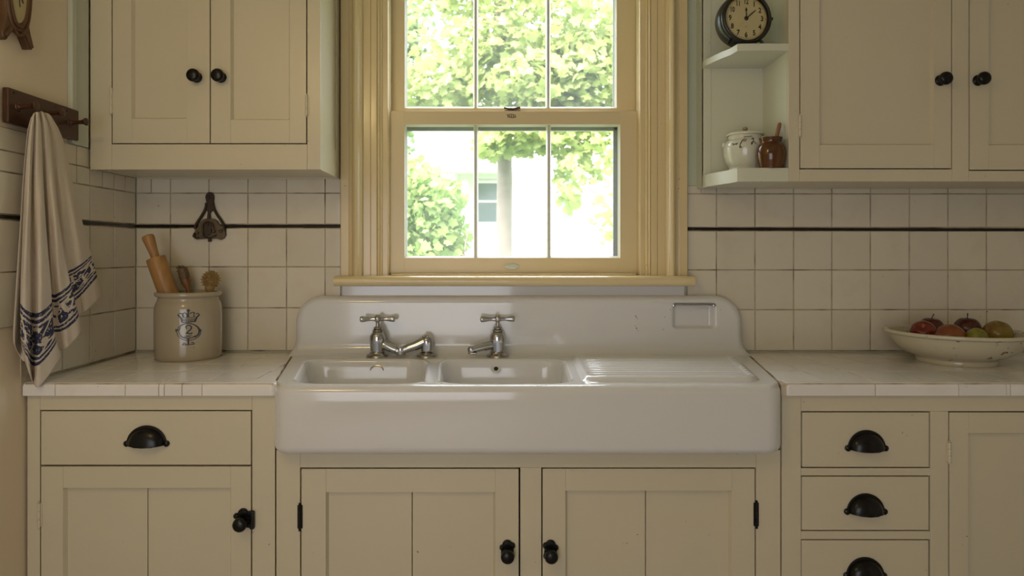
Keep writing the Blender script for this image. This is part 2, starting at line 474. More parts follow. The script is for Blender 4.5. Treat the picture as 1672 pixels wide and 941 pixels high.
def liner(bm, p0, p1, nrm, hz=.0062, out=.0045):
    """Half-round black pencil tile running from p0 to p1."""
    p0, p1, nrm = Vector(p0), Vector(p1), Vector(nrm)
    n = max(1, int((p1 - p0).length / .154)); up = Vector((0, 0, 1))
    for k in range(n):
        a = p0.lerp(p1, k / n); b = p0.lerp(p1, (k + 1) / n); d = (b - a).normalized() * .0006; a = a + d; b = b - d
        ra, rb = [], []
        for i in range(9):
            t = PI * i / 8
            off = up * math.cos(t) * hz + nrm * math.sin(t) * out
            ra.append(bm.verts.new(a + off)); rb.append(bm.verts.new(b + off))
        for i in range(8): bm.faces.new((ra[i], ra[i + 1], rb[i + 1], rb[i]))
        bm.faces.new(ra); bm.faces.new(rb[::-1])
bm = BM()
liner(bm, (X0(222), .003, Z0(369.5)), (X0(556.5), .003, Z0(369.5)), (0, -1.6, 0))
liner(bm, (X0(1122), .003, Z0(374)), (X0(1860), .003, Z0(376)), (0, -1.6, 0))
mesh_obj('black_liner', bm, 'black_tile', wall_back, 'narrow black tile stripe')
bm = BM(); gb = BM()
zr = [1.688, 1.619, 1.5565, 1.4315, 1.4165, 1.261, 1.0970, .9255]
ycol = [0, -.154, -.308, -.462, -.616, -.770, -.924, -1.078]
for r in range(len(zr) - 1):
    if r == 3: continue
    cs = ycol
    if r < 2: cs = [0, -.077, -.154, -.231, -.308, -.385, -.462, -.616, -.770, -.924, -1.078]
    for a, b in zip(cs, cs[1:]):
        if r == 6 and a <= -.61: continue
        if r == 6 and b < -.62: b = -.655
        tile_rect(bm, left_map, b, a, zr[r + 1], zr[r])
mesh_obj('wall_tiles', bm, 'tile', wall_left)
box(gb, XW - .0062, XW - .0035, -1.078, 0, 1.097, 1.688, 0); box(gb, XW - .0062, XW - .0035, -.655, 0, .92, 1.097, 0)
mesh_obj('grout', gb, 'grout', wall_left)
bm = BM(); liner(bm, (XW - .003, 0, Z0(369.5)), (XW - .003, -1.078, Z0(369.5)), (1.6, 0, 0))
mesh_obj('black_liner', bm, 'black_tile', wall_left, 'narrow black tile stripe')
# painted boards on the left wall beside the upper cabinet
bm = BM()
box(bm, XW - .006, XW + .006, -.40, -.325, 1.688, 2.60, .003)
box(bm, XW - .006, XW + .012, -.428, -.402, 1.688, 2.60, .003)
o = struct('trim_1', bm, 'pastel', 'narrow pale painted board between left wall and upper cabinet', 'trim')

# ------------------------------------------------------------------ window
win = thing('window_1', 'yellowed double-hung sash window over the sink', 'window', (.07, 0, 1.2), kind='structure')
def casing(bm, xo, sgn):
    """Moulded casing, profile swept upwards; xo outer edge, sgn +1 when the opening lies to the right."""
    pr = [(0, .004), (0, -.028), (.002, -.030), (.030, -.030), (.0325, -.029), (.0335, -.025), (.036, -.0245), (.039, -.026), (.046, -.030), (.053, -.037), (.057, -.043), (.0585, -.0435), (.060, -.0465),
          (.064, -.0495), (.068, -.050), (.072, -.0485), (.076, -.0445), (.0785, -.040), (.080, -.0385), (.083, -.038), (.086, -.036), (.0885, -.032), (.090, -.028), (.0905, -.026), (.117, -.0255), (.1185, -.0215), (.120, -.025), (.1405, -.025), (.1425, -.024), (.1435, -.020),
          (.1440, -.019), (.1455, -.0225), (.148, -.024), (.1505, -.0225), (.1525, -.0185), (.1535, -.0135), (.1555, -.0155), (.158, -.0165), (.1605, -.0150), (.1625, -.0110), (.1635, -.005), (.181, -.005), (.1835, -.0035), (.185, .000), (.1855, .006), (.187, .012), (.188, .05), (.165, .05)]
    pr = [(a, b if b > -.0305 else b * 1.3) for a, b in pr]
    z0, z1 = 1.222, 2.58
    ra = [bm.verts.new((xo + sgn * a, b, z0)) for a, b in pr]; rb = [bm.verts.new((xo + sgn * a, b, z1)) for a, b in pr]
    for i in range(len(pr) - 1): bm.faces.new((ra[i], ra[i + 1], rb[i + 1], rb[i]))
for xo, sg in ((X0(557) + .004, 1), (X0(1121.5) - .005, -1)):
    bm = BM(); casing(bm, xo, sg); mesh_obj('casing', bm, 'yellow', win, ang=28)
# jambs and outer sill
bm = BM()
box(bm, WX0 - .012, WX0 + .004, .03, .165, 1.2, 2.48, .001); box(bm, WX1 - .004, WX1 + .012, .03, .165, 1.2, 2.48, .001)
mesh_obj('jamb', bm, 'sash', win)
bm = BM(); box(bm, WX0, WX1, .06, .26, 1.195, 1.222, .004); mesh_obj('outer_sill', bm, 'siding', win)
# stool (inner sill)
bm = BM()
zs0, zs1 = 1.1875, 1.2275
prof = [(.06, zs0), (-.075, zs0)] + [(-.075 - .020 * math.sin(PI * i / 10), lerp(zs0, zs1, .5) - .020 * math.cos(PI * i / 10)) for i in range(1, 10)] + [(-.075, zs1), (.06, zs1)]
xl, xr = PX(545, -.085), PX(1134.5, -.085)
secs = []
for i in range(7): secs.append((xl + .02 * (1 - math.sin(PI / 2 * i / 6)), math.cos(PI / 2 * i / 6)))
secs += [(xr - .02 * (1 - math.sin(PI / 2 * i / 6)), math.cos(PI / 2 * i / 6)) for i in range(6, -1, -1)]
rings = []
for x, c in secs:
    k = math.sqrt(max(0, 1 - c * c)); zm = .5 * (zs0 + zs1)
    rings.append([bm.verts.new((x, y if y > 0 else y * (1 - .2 * (1 - k)), zm + (z - zm) * (.25 + .75 * k))) for y, z in prof])
for A, B in zip(rings, rings[1:]):
    for i in range(len(prof) - 1): bm.faces.new((A[i], B[i], B[i + 1], A[i + 1]))
bm.faces.new(rings[0]); bm.faces.new(rings[-1][::-1])
mesh_obj('sill', bm, 'yellow', win)
bm = BM(); box(bm, -.42, .56, -.012, .05, 1.2275, 1.2345, .003); mesh_obj('stop', bm, 'yellow', win)
bm = BM(); box(bm, PX(558, -.02), PX(1118, -.02), -.020, .006, 1.120, 1.188, .003); mesh_obj('apron', bm, 'enamel', win, 'white board below sill')

def sash(name, y0, y1, xa, xb, za, zb, il, ir, ib, it, mun):
    """Frame between xa..xb, za..zb with the glazed opening il..ir, ib..it."""
    bm = BM()
    box(bm, xa, il, y0, y1, za, zb, .002); box(bm, ir, xb, y0, y1, za, zb, .002)
    box(bm, il - .002, ir + .002, y0 + .0006, y1, za, ib, .002); box(bm, il - .002, ir + .002, y0 + .0006, y1, it, zb, .002)
    fr = mesh_obj(name, bm, 'sash', win)
    bm = BM()
    # putty bevel round the glass
    def lip(p, q, inner):
        a = [bm.verts.new((p[0], y0 + .004, p[1])), bm.verts.new((q[0], y0 + .004, q[1])), bm.verts.new((inner[1][0], y0 + .016, inner[1][1])), bm.verts.new((inner[0][0], y0 + .016, inner[0][1]))]
        bm.faces.new(a)
    d = .007
    o_ = [(il, ib), (ir, ib), (ir, it), (il, it)]; i_ = [(il + d, ib + d), (ir - d, ib + d), (ir - d, it - d), (il + d, it - d)]
    for k in range(4): lip(o_[k], o_[(k + 1) % 4], (i_[k], i_[(k + 1) % 4]))
    mesh_obj('glazing_bead', bm, 'shelfpaint', fr)
    edges = [il] + mun + [ir]
    for x in mun:
        bm = BM()
        pr = [(-.0055, y0 + .006), (.0055, y0 + .006), (.0095, y0 + .018), (.0095, y1 - .002), (-.0095, y1 - .002), (-.0095, y0 + .018)]
        prism(bm, pr, lambda a, b_, dd: Vector((x + a, b_, dd)), ib - .002, it + .002)
        mesh_obj('muntin', bm, 'shelfpaint', fr)
    for a, b_ in zip(edges, edges[1:]):
        bm = BM(); box(bm, a, b_, y0 + .0195, y0 + .0225, ib, it, 0); mesh_obj('glass_pane', bm, 'glass', fr)
    return fr
yl = .03
low = sash('lower_sash', yl, yl + .04, PX(635, yl), PX(1040.5, yl), 1.2345, PZ(181, yl), PX(660.5, yl), PX(1012.5, yl), PZ(421, yl), PZ(203.5, yl), [PX(776.5, yl), PX(896.5, yl)])
yu = .076
upp = sash('upper_sash', yu, yu + .04, -.434, .574, PZ(196, yu), 2.47, PX(661, yu), PX(1006.5, yu), PZ(181, yu) + .012, 2.42, [PX(776.5, yu), PX(895.5, yu)])
# storm frame outside
bm = BM(); ys = .135
for x0, x1, z0, z1 in ((WX0 + .005, PX(664.5, ys), 1.222, 2.47), (PX(1001.5, ys), WX1 - .005, 1.222, 2.47), (WX0, WX1, PZ(213.5, ys), PZ(200, ys)), (WX0, WX1, 1.222, PZ(421, ys)), (WX0, WX1, 2.42, 2.47)):
    box(bm, x0, x1, ys, ys + .018, z0, z1, .002)
for px in (776.5, 896): box(bm, PX(px, ys) - .006, PX(px, ys) + .006, ys, ys + .012, 1.222, 2.45, .002)
mesh_obj('storm_frame', bm, 'alu', win, 'grey outer storm frame')
# sash lock and lift
bm = BM(); zl = PZ(181, yl); xc = PX(836, yl); yl2 = yl + .022
box(bm, xc - .030, xc + .034, yl2 - .016, yl2 + .014, zl, zl + .004, .001)
lathe(bm, [(0, 0), (.013, 0), (.013, .006), (.009, .012), (0, .013)], (xc - .004, yl2, zl + .003), segs=20)
tube(bm, smooth_pts([(xc - .032, yl2 - .004, zl + .016), (xc - .012, yl2 - .006, zl + .011), (xc + .012, yl2 - .008, zl + .011), (xc + .034, yl2 - .012, zl + .016)], 4), [.0042] * 4 + [.0045] * 5 + [.0055] * 4, 10)
mesh_obj('sash_lock', bm, 'brass', win, 'brown metal sash lock')
bm = BM(); zc_ = PZ(435.5, yl); xc = PX(836, yl)
lathe(bm, [(0, 0), (.013, 0), (.013, .003), (.011, .005), (0, .005)], (xc, yl, zc_), (0, -1, 0), 24)
for v in bm.verts: v.co.x = xc + (v.co.x - xc) * 2.4
box(bm, xc - .022, xc + .022, yl - .012, yl, zc_ + .002, zc_ + .006, .002)
mesh_obj('sash_lift', bm, 'shelfpaint', low, 'small pale embossed sash lift')
# painter's smudge / maker's stamp on the meeting rail
bm = BM()
def stamp_map(a, b, h): return Vector((PX(a, yl), yl - h, PZ(b, yl)))
for x0 in (829, 832, 835, 838, 841): ribbon(bm, [(x0, 187.5), (x0 + .6, 192.5)], 1.0, stamp_map, .0005)
ribbon(bm, [(827, 187), (831, 190.5), (837, 192.6), (842.5, 190)], .8, stamp_map, .0006); ribbon(bm, [(829, 187.2), (836, 186.6), (841, 188)], .8, stamp_map, .0006)
mesh_obj('stamp', bm, 'cast', low, 'faded dark stamp on the meeting rail')

# ------------------------------------------------------------------ hardware
def knob(parent, x, y, z, r=.023, latch=0, keeper=None):
    """Turned black knob on a door face at y, standing out towards -Y."""
    bm = BM()
    pr = [(0, 0), (r * .80, 0), (r * .80, .004), (r * .55, .007), (r * .45, .016), (r * .55, .021), (r * .95, .026), (r * 1.02, .032), (r * .93, .039), (r * .6, .044), (0, .046)]
    lathe(bm, sprof(pr, 3), (x, y, z), (0, -1, 0), 28)
    k = mesh_obj('knob', bm, 'dark', parent)
    if latch:
        bm = BM()
        for dx, dz, rr in ((0, .024, .016), (-.016 * 1.3, .016, .009), (.019, .022, .010), (.017, -.010, .010), (0, 0, .020)):
            lathe(bm, [(0, 0), (rr, 0), (rr, .005), (rr * .8, .008), (0, .009)], (x + dx * latch, y, z + dz), (0, -1, 0), 20)
        box(bm, min(x, x + .026 * latch), max(x, x + .026 * latch), y - .010, y - .001, z + .001, z + .014, .003)
        mesh_obj('latch', bm, 'dark', k)
        if keeper is not None:
            bm = BM(); box(bm, keeper - .006, keeper + .008, y - .014, y, z - .022, z + .034, .004)
            box(bm, x, keeper, y - .009, y - .003, z + .002, z + .011, .002)
            mesh_obj('keeper', bm, 'dark', k)
    return k
def hinge(parent, x, y, z0, z1, mat):
    bm = BM()
    n = 3; h = (z1 - z0) / n
    for i in range(n): lathe(bm, [(0, 0), (.0042, .0004), (.0048, .0015), (.0048, h - .0015), (.0042, h - .0004), (0, h)], (x, y - .004, z0 + i * h), segs=12)
    lathe(bm, [(0, 0), (.003, .001), (.0045, .004), (0, .007)], (x, y - .004, z1), segs=12); lathe(bm, [(0, 0), (.003, -.001), (.0045, -.004), (0, -.007)], (x, y - .004, z0), segs=12)
    box(bm, x - .008, x + .008, y - .0025, y + .001, z0 + .002, z1 - .002, .0008)
    return mesh_obj('hinge', bm, mat, parent, 'black hinge' if mat == 'dark' else 'cream painted hinge')
def cup_pull(parent, x, y, z, a=.0645):
    """Half-dome bin pull; z is the height of its lower edge."""
    bm = BM(); b_, p = .060, .030
    def shell(k, off):
        g = []
        for i in range(25):
            th = PI * i / 24; row = []
            for j in range(9):
                ps = PI / 2 * j / 8
                row.append(bm.verts.new((x + a * k * .84 * math.cos(th), y - off - p * k * math.sin(th) ** .8 * math.sin(ps), z + b_ * k * .86 * math.sin(th) ** .9 * math.cos(ps))))
            g.append(row)
        for i in range(24):
            for j in range(8): bm.faces.new((g[i][j], g[i + 1][j], g[i + 1][j + 1], g[i][j + 1]))
        return g
    go = shell(1, .003); gi = shell(.93, .002)
    for i in range(24): bm.faces.new((go[i][8], go[i + 1][8], gi[i + 1][8], gi[i][8]))
    outer = [(x + (a - .003) * math.cos(PI * i / 24), z + b_ * math.sin(PI * i / 24)) for i in range(25)]
    inner = [(x + a * .76 * math.cos(PI * i / 24), z + b_ * .78 * math.sin(PI * i / 24)) for i in range(24, -1, -1)]
    prism(bm, outer + inner, lambda q, w, d: Vector((q, y - d, w)), 0, .006, .0015)
    for sg in (-1, 1): lathe(bm, [(0, 0), (.0095, 0), (.0095, .005), (.006, .008), (0, .009)], (x + sg * a * .93, y, z + .004), (0, -1, 0), 16)
    tube(bm, [(x - a * .7, y - .014, z + .001), (x - a * .4, y - .028, z), (x, y - .033, z), (x + a * .4, y - .028, z), (x + a * .7, y - .014, z + .001)], .0028, 10)
    return mesh_obj('cup_pull', bm, 'dark', parent, 'black half-round cup pull')

GAP = .0036
def panel_door(parent, x0, x1, z0, z1, y, px0, px1, pz0, pz1, groove=None, mat='paint', dep=.015, label=None):
    """Frame-and-panel door inset in a face frame: outer x0..x1 z0..z1, sunk panel px0..px1 pz0..pz1."""
    t = .021; bm = BM()
    box(bm, x0, px0, y, y + t, z0, z1, .0016); box(bm, px1, x1, y, y + t, z0, z1, .0016)
    box(bm, px0 - .0002, px1 + .0002, y + .0003, y + t, z0, pz0, .0013); box(bm, px0 - .0002, px1 + .0002, y + .0003, y + t, pz1, z1, .0013)
    yp = y + dep
    c = .006
    o_ = [(px0, pz0), (px1, pz0), (px1, pz1), (px0, pz1)]; i_ = [(px0 + c, pz0 + c * .8), (px1 - c, pz0 + c * .8), (px1 - c, pz1 - c * .8), (px0 + c, pz1 - c * .8)]
    for k in range(4):
        p, q = o_[k], o_[(k + 1) % 4]; r, s_ = i_[(k + 1) % 4], i_[k]
        bm.faces.new([bm.verts.new((p[0], y + .002, p[1])), bm.verts.new((q[0], y + .002, q[1])), bm.verts.new((r[0], yp, r[1])), bm.verts.new((s_[0], yp, s_[1]))])
    bs = [px0] + ([groove] if groove else []) + [px1]
    for a, b_ in zip(bs, bs[1:]): box(bm, a + (.0009 if a != px0 else 0), b_ - (.0009 if b_ != px1 else 0), yp, y + t - .001, pz0 - .004, pz1 + .004, .0022 if groove else .0005)
    return mesh_obj('door', bm, mat, parent, label)

# ------------------------------------------------------------------ left upper cabinet
u = lambda px: PX(px, YU)
w = lambda py: PZ(py, YU)
zt = 2.42
cab = thing('wall_cabinet', 'two-door cream upper cabinet left of the window', 'cabinet', (-1.03, -.16, w(277)))
bm = BM()
xL, xR = XW + .007, u(523.5)
box(bm, xL, u(182), YU, YU + .02, w(277), zt, .002); box(bm, u(501.5), xR, YU, YU + .02, w(277), zt, .002)
box(bm, u(182), u(501.5), YU + .0004, YU + .02, w(277), w(235.5), .0015); box(bm, u(182), u(501.5), YU + .0004, YU + .02, 2.36, zt, .0015)
box(bm, xL, xL + .018, YU + .02, -.001, w(277) + .004, zt, .001)
box(bm, xL + .018, xR - .02, YU + .02, -.001, w(277) + .006, w(277) + .024, .001); box(bm, xL, xR, YU + .02, -.001, zt - .02, zt, .001)
box(bm, xL + .018, xR - .02, -.012, -.002, w(277), zt, 0)
mesh_obj('cabinet_body', bm, 'paint', cab)
# right-hand end: framed side panel seen towards the window
bm = BM(); xs = xR
box(bm, xs - .02, xs - .002, YU + .0205, YU + .17, w(277), zt, .0015)
box(bm, xs - .02, xs - .002, YU + .255, -.001, w(277), zt, .0015)
box(bm, xs - .0199, xs - .0024, YU + .169, YU + .256, w(277), w(277) + .105, .0012)
box(bm, xs - .02, xs - .008, YU + .16, YU + .26, w(277) + .09, zt - .01, .0005)
mesh_obj('side_panel', bm, 'paint', cab)
zb_, zt_ = w(235.5) + GAP, 2.36 - GAP
d1 = panel_door(cab, u(182) + GAP, u(343.2) - GAP / 2, zb_, zt_, YU, u(214.5), u(305), w(193.5), 2.28)
d2 = panel_door(cab, u(343.2) + GAP / 2, u(501.5) - GAP, zb_, zt_, YU, u(376.5), u(472.5), w(195.5), 2.28)
knob(d1, u(321.5), YU, w(126.5), .0225); knob(d2, u(361), YU, w(126.5), .0225)
hinge(d1, u(182.3), YU, w(186), w(144), 'paint'); hinge(d2, u(501.2), YU, w(189), w(156), 'paint')

# ------------------------------------------------------------------ right upper cabinet with open shelves
cab = thing('wall_cabinet', 'cream upper cabinet with open end shelves right of the window', 'cabinet', (1.6, -.16, 1.57))
zb0 = w(296.5); YP = -.085
xS = u(1287.5); xE = 2.45
bm = BM()
box(bm, xS, u(1305.5), YU, YU + .02, zb0, zt, .002); box(bm, u(1555), u(1582), YU, YU + .02, zb0, zt, .002)
box(bm, u(1305.5), u(1555), YU + .0004, YU + .02, zb0, w(276.5), .0015); box(bm, u(1582), xE - .06, YU + .0004, YU + .02, zb0, w(279), .0015)
box(bm, u(1305.5), xE - .06, YU + .0004, YU + .02, 2.36, zt, .0015); box(bm, xE - .06, xE, YU, YU + .02, zb0, zt, .002)
box(bm, xS, xE, YU + .02, -.001, zb0 + .004, zb0 + .022, .001); box(bm, xS, xE, YU + .02, -.001, zt - .02, zt, .001)
box(bm, xE - .02, xE, YU + .02, -.001, zb0, zt, .001)
box(bm, u(1558), u(1579), YU + .02, -.02, zb0 + .02, zt - .02, 0)
mesh_obj('cabinet_body', bm, 'paint', cab)
bm = BM(); box(bm, xS + .001, xS + .019, YU + .02, YP + .002, zb0 + .005, zt, .001); mesh_obj('end_panel', bm, 'shelfpaint', cab)
bm = BM()
xB = PX(1148, YP)
box(bm, xB, xS + .01, YP, YP + .015, zb0 + .004, zt, .001)
box(bm, xB, xB + .03, YP - .004, -.001, zb0 + .003, zt, .002)
mesh_obj('back_panel', bm, 'shelfpaint', cab)
def corner_shelf(z0, z1, x_right):
    bm = BM(); x1 = x_right
    xa = PX(1147.5, YP); xc_ = u(1214)
    poly = [(xa, YP + .004), (xa, YP - .035)] + [(lerp(xa, xc_, t) - .006 * math.sin(PI * t), lerp(YP - .035, YU, t) - .006 * math.sin(PI * t)) for t in (.1, .3, .5, .7)] + [(xc_ - .02, YU + .006), (xc_, YU + .0015), (xc_ + .03, YU), (x1, YU), (x1, YP + .004)]
    prism(bm, poly, lambda a, b_, d: Vector((a, b_, d)), z0, z1, .003)
    mesh_obj('open_shelf', bm, 'shelfpaint', cab)
corner_shelf(w(82.5), w(70.5), xS + .0005); corner_shelf(zb0, w(274), xS - .0005)
corner_shelf(2.36, 2.385, xS + .0005)
d1 = panel_door(cab, u(1305.5) + GAP, u(1555) - GAP, w(276.5) + GAP, zt_, YU, u(1338.5), u(1525), w(236.5), 2.28)
d2 = panel_door(cab, u(1582) + GAP, xE - .062, w(279) + GAP, zt_, YU, u(1615), u(1615) + .40, w(237), 2.28)
knob(d1, u(1535), YU, w(131.5), .0225); knob(d2, u(1596.5), YU, w(131.5), .0225)
hinge(d1, u(1305.6), YU, w(223), w(189), 'paint')

# ------------------------------------------------------------------ base cabinets
u = lambda px: PX(px, YB)
w = lambda py: PZ(py, YB)
ZK = .10; ZTOP = .879
def carcass(bm, x0, x1, sink=False, low=''):
    zt2 = .70 if sink else ZTOP
    box(bm, x0, x0 + .018, YB + .02, -.01, .0, .70 if low == 'L' else zt2, .001); box(bm, x1 - .018, x1, YB + .02, -.01, 0, .70 if low == 'R' else zt2, .001)
    box(bm, x0, x1, -.02, -.01, 0, zt2, 0); box(bm, x0 + .018, x1 - .018, YB + .02, -.02, ZK, ZK + .018, 0)
    box(bm, x0 + .018, x1 - .018, YB + .07, YB + .085, 0, ZK, 0)
def drawer(parent, x0, x1, z0, z1, pull):
    bm = BM(); box(bm, x0 + GAP, x1 - GAP, YB, YB + .02, z0 + GAP, z1 - GAP, .002)
    box(bm, x0 + .02, x1 - .02, YB + .02, -.08, z0 + .015, z0 + .025, 0)
    d = mesh_obj('drawer', bm, 'paint', parent); cup_pull(d, *pull); return d
# left
xa, xb = XW + .007, u(449.5)
cab = thing('base_cabinet', 'cream base cabinet left of the sink, one drawer over one door', 'cabinet', ((xa + xb) / 2, -.31, 0))
bm = BM(); carcass(bm, xa, xb, low='R')
box(bm, xa - .006, u(65), YB, YB + .02, ZK, ZTOP, .002); box(bm, u(411.5), xb - .001, YB, YB + .02, ZK, ZTOP, .002)
box(bm, u(65), u(411.5), YB + .0004, YB + .02, w(670), ZTOP, .0015); box(bm, u(65), u(411.5), YB + .0004, YB + .02, ZK, ZK + .05, .0015)
mesh_obj('cabinet_body', bm, 'paint', cab)
drawer(cab, u(65), u(411.5), w(761.5), w(670), (u(240), YB, w(726.5), .0655))
d = panel_door(cab, u(65) + GAP, u(411.5) - GAP, ZK + .05 + GAP, w(761.5) - GAP * .4, YB, u(103), u(376.5), .23, w(797.5), u(237.5), dep=.014)
knob(d, u(397.5), YB, w(851), .021, 1, u(412.5)); hinge(d, u(65.2), YB, w(861), w(821), 'paint')
# sink base
xa, xb = u(450.5), u(1275)
cab = thing('sink_base_cabinet', 'cream two-door base cabinet under the sink', 'cabinet', ((xa + xb) / 2, -.31, 0))
bm = BM(); carcass(bm, xa, xb, True)
zr_ = w(764)
box(bm, xa + .001, u(490), YB, YB + .02, ZK, .712, .002); box(bm, u(1234.5), xb - .001, YB, YB + .02, ZK, .712, .002); box(bm, u(849.5), u(884), YB, YB + .02, ZK, zr_, .0015)
box(bm, u(490), u(1234.5), YB + .0004, YB + .02, zr_, .712, .0015); box(bm, u(490), u(1234.5), YB + .0004, YB + .02, ZK, ZK + .05, .0015)
mesh_obj('cabinet_body', bm, 'paint', cab)
d1 = panel_door(cab, u(490) + GAP, u(849.5) - GAP * 1.3, ZK + .05 + GAP, zr_ - GAP * 1.2, YB, u(532), u(808.5), .23, w(804.5), u(672), dep=.015)
d2 = panel_door(cab, u(884) + GAP, u(1234.5) - GAP, ZK + .05 + GAP, zr_ - GAP, YB, u(923.5), u(1195), .23, w(802), u(1056), dep=.015)
knob(d1, u(828.5), YB, w(902.5), .0205, .75); knob(d2, u(899), YB, w(902.5), .0205, -.75)
hinge(d1, u(490), YB, w(864), w(824), 'dark'); hinge(d2, u(1234.5), YB, w(860), w(820), 'dark')
# right
xa, xb = u(1276), 2.45
cab = thing('base_cabinet', 'cream base cabinet right of the sink with a column of drawers', 'cabinet', ((xa + xb) / 2, -.31, 0))
bm = BM(); carcass(bm, xa, xb, low='L')
box(bm, xa + .001, u(1308), YB, YB + .02, ZK, ZTOP, .002); box(bm, u(1519), u(1548.5), YB, YB + .02, ZK, w(672), .0015); box(bm, xb - .06, xb, YB, YB + .02, ZK, ZTOP, .002)
box(bm, u(1308), xb - .06, YB + .0004, YB + .02, w(672), ZTOP, .0015); box(bm, u(1308), u(1519), YB + .0004, YB + .02, ZK, ZK + .05, .0015); box(bm, u(1548.5), xb - .06, YB + .0004, YB + .02, ZK, ZK + .05, .0015)
for a, b_ in ((777, 765), (881, 868)): box(bm, u(1308), u(1519), YB + .0004, YB + .02, w(a), w(b_), .0012)
zd = w(881) - (w(777) - w(868)); box(bm, u(1308), u(1519), YB + .0004, YB + .02, zd - .025, zd, .0012)
mesh_obj('cabinet_body', bm, 'paint', cab)
drawer(cab, u(1308), u(1519), w(765), w(672), (u(1414.5), YB, w(734), .0615))
drawer(cab, u(1307.5), u(1518.5), w(868), w(777), (u(1413), YB, w(837.5), .0615))
drawer(cab, u(1307), u(1518), zd, w(881), (u(1412), YB, w(941.5), .0615))
drawer(cab, u(1307), u(1518), ZK + .05, zd - .025, (u(1412), YB, ZK + .09, .0615))
d = panel_door(cab, u(1548.5) + GAP, xb - .062, ZK + .05 + GAP, w(672) - GAP, YB, u(1581.5), xb - .125, .23, w(708), None, dep=.015)
hinge(d, u(1548.8), YB, w(755), w(722), 'paint')

# ------------------------------------------------------------------ countertops
def counter(name, label, x0, x1, xj, lipj, cut, lx, rx, cutside):
    """Tiled worktop between x0 and x1; cut=(a,b,c) keeps a*x+b*y<=c along the sink."""
    c = thing(name, label, 'countertop', ((x0 + x1) / 2, -.3, ZT))
    yj = [-.002, -.135, -.285, -.435, YC + .046]
    mp = lambda a, b_, h: Vector((a, b_, ZT - .006 + h))
    bm = BM()
    xs = [x0] + xj + [x1]
    for a, b_ in zip(xs, xs[1:]):
        for p, q in zip(yj, yj[1:]):
            poly = clip([(a, q), (b_, q), (b_, p), (a, p)], *cut)
            if len(poly) >= 3: tile(bm, poly, mp, .0030, .006, .0010)
    t = mesh_obj('top_tiles', bm, 'ctile', c)
    bm = BM()
    # rounded edge tiles: profile (y, z) swept along x
    r = .014; z1 = ZT + .0008; z0 = .8805
    pr = [(YC + .0445, ZT - .008), (YC + .0445, z1 - .001), (YC + .0425, z1)]
    pr += [(YC + r - r * math.sin(PI / 2 * i / 6), z1 - r + r * math.cos(PI / 2 * i / 6)) for i in range(7)]
    pr += [(YC, z0 + .004), (YC + .001, z0 + .001), (YC + .004, z0), (YC + .03, z0)]
    js = [lx] + lipj + [rx]
    for k, (a, b_) in enumerate(zip(js, js[1:])):
        ea = .0012; segx = []
        e0 = (k == 0 and cutside == 'L'); e1 = (k == len(js) - 2 and cutside == 'R')
        st = []
        if e0: st += [(a + .018 * (1 - math.sin(PI / 2 * i / 5)), .018 * (1 - math.sin(PI / 2 * i / 5))) for i in range(0, 6)]
        else: st += [(a + ea, .0008), (a + ea + .001, 0)]
        if e1: st += [(b_ - .018 * (1 - math.sin(PI / 2 * i / 5)), .018 * (1 - math.sin(PI / 2 * i / 5))) for i in range(5, -1, -1)]
        else: st += [(b_ - ea - .001, 0), (b_ - ea, .0008)]
        if e0: st = [(a + .018 * (1 - math.cos(PI / 2 * i / 5)), .018 * (1 - math.sin(PI / 2 * i / 5))) for i in range(6)] + st[6:]
        if e1: st = st[:2] + [(b_ - .018 * (1 - math.cos(PI / 2 * i / 5)), .018 * (1 - math.sin(PI / 2 * i / 5))) for i in range(5, -1, -1)]
        rg = []
        for x, d in st: rg.append([bm.verts.new((x, y + (d if y < YC + .03 else 0), z - (d * .55 if z > ZT - .004 else 0))) for y, z in pr])
        for A, B in zip(rg, rg[1:]):
            for i in range(len(pr) - 1): bm.faces.new((A[i], A[i + 1], B[i + 1], B[i]))
        bm.faces.new(rg[0]); bm.faces.new(rg[-1][::-1])
    mesh_obj('edge_tiles', bm, 'ctile', c)
    bm = BM()
    poly = clip([(x0, YC + .0035), (x1, YC + .0035), (x1, -.002), (x0, -.002)], *cut)
    prism(bm, poly, lambda a, b_, d: Vector((a, b_, d)), .8802, ZT - .0009)
    mesh_obj('grout', bm, 'cgrout', c)
    return c
# sink outline: narrower at the front, flared towards the wall
SXC, SHW, SYF, SYB = .0955, .7605, -.70, -.05
KF = .172
def flare(x, y): return SXC + (x - SXC) * (1 + KF * (y - SYF) / .65)
def edge_line(sg, gap):
    x1_, y1_ = flare(SXC + sg * SHW, YC) + sg * gap, YC
    x2_, y2_ = flare(SXC + sg * SHW, 0) + sg * gap, 0
    a, b_ = (y2_ - y1_), -(x2_ - x1_)
    return a, b_, a * x1_ + b_ * y1_
a, b_, c_ = edge_line(-1, .004)
if a * -1.2 + b_ * -.3 > c_: a, b_, c_ = -a, -b_, -c_
counter('countertop', 'white tiled countertop left of the sink', XW + .002, -.60, [-1.335, -1.19, -1.045, -.897, -.757], [-1.345, -1.131, -1.029, -1.012, -.958, -.897], (a, b_, c_), XW - .004, PX(449, YC) + .002, 'R')
a, b_, c_ = edge_line(1, .004)
if a * 1.5 + b_ * -.3 > c_: a, b_, c_ = -a, -b_, -c_
counter('countertop', 'white tiled countertop right of the sink, under the fruit bowl', .80, 2.46, [1.03, 1.172, 1.322, 1.47, 1.62, 1.77, 1.92, 2.07, 2.22], [1.157, 1.411, 1.557, 1.569, 1.85, 2.1], (a, b_, c_), PX(1281, YC), 2.46, 'L')

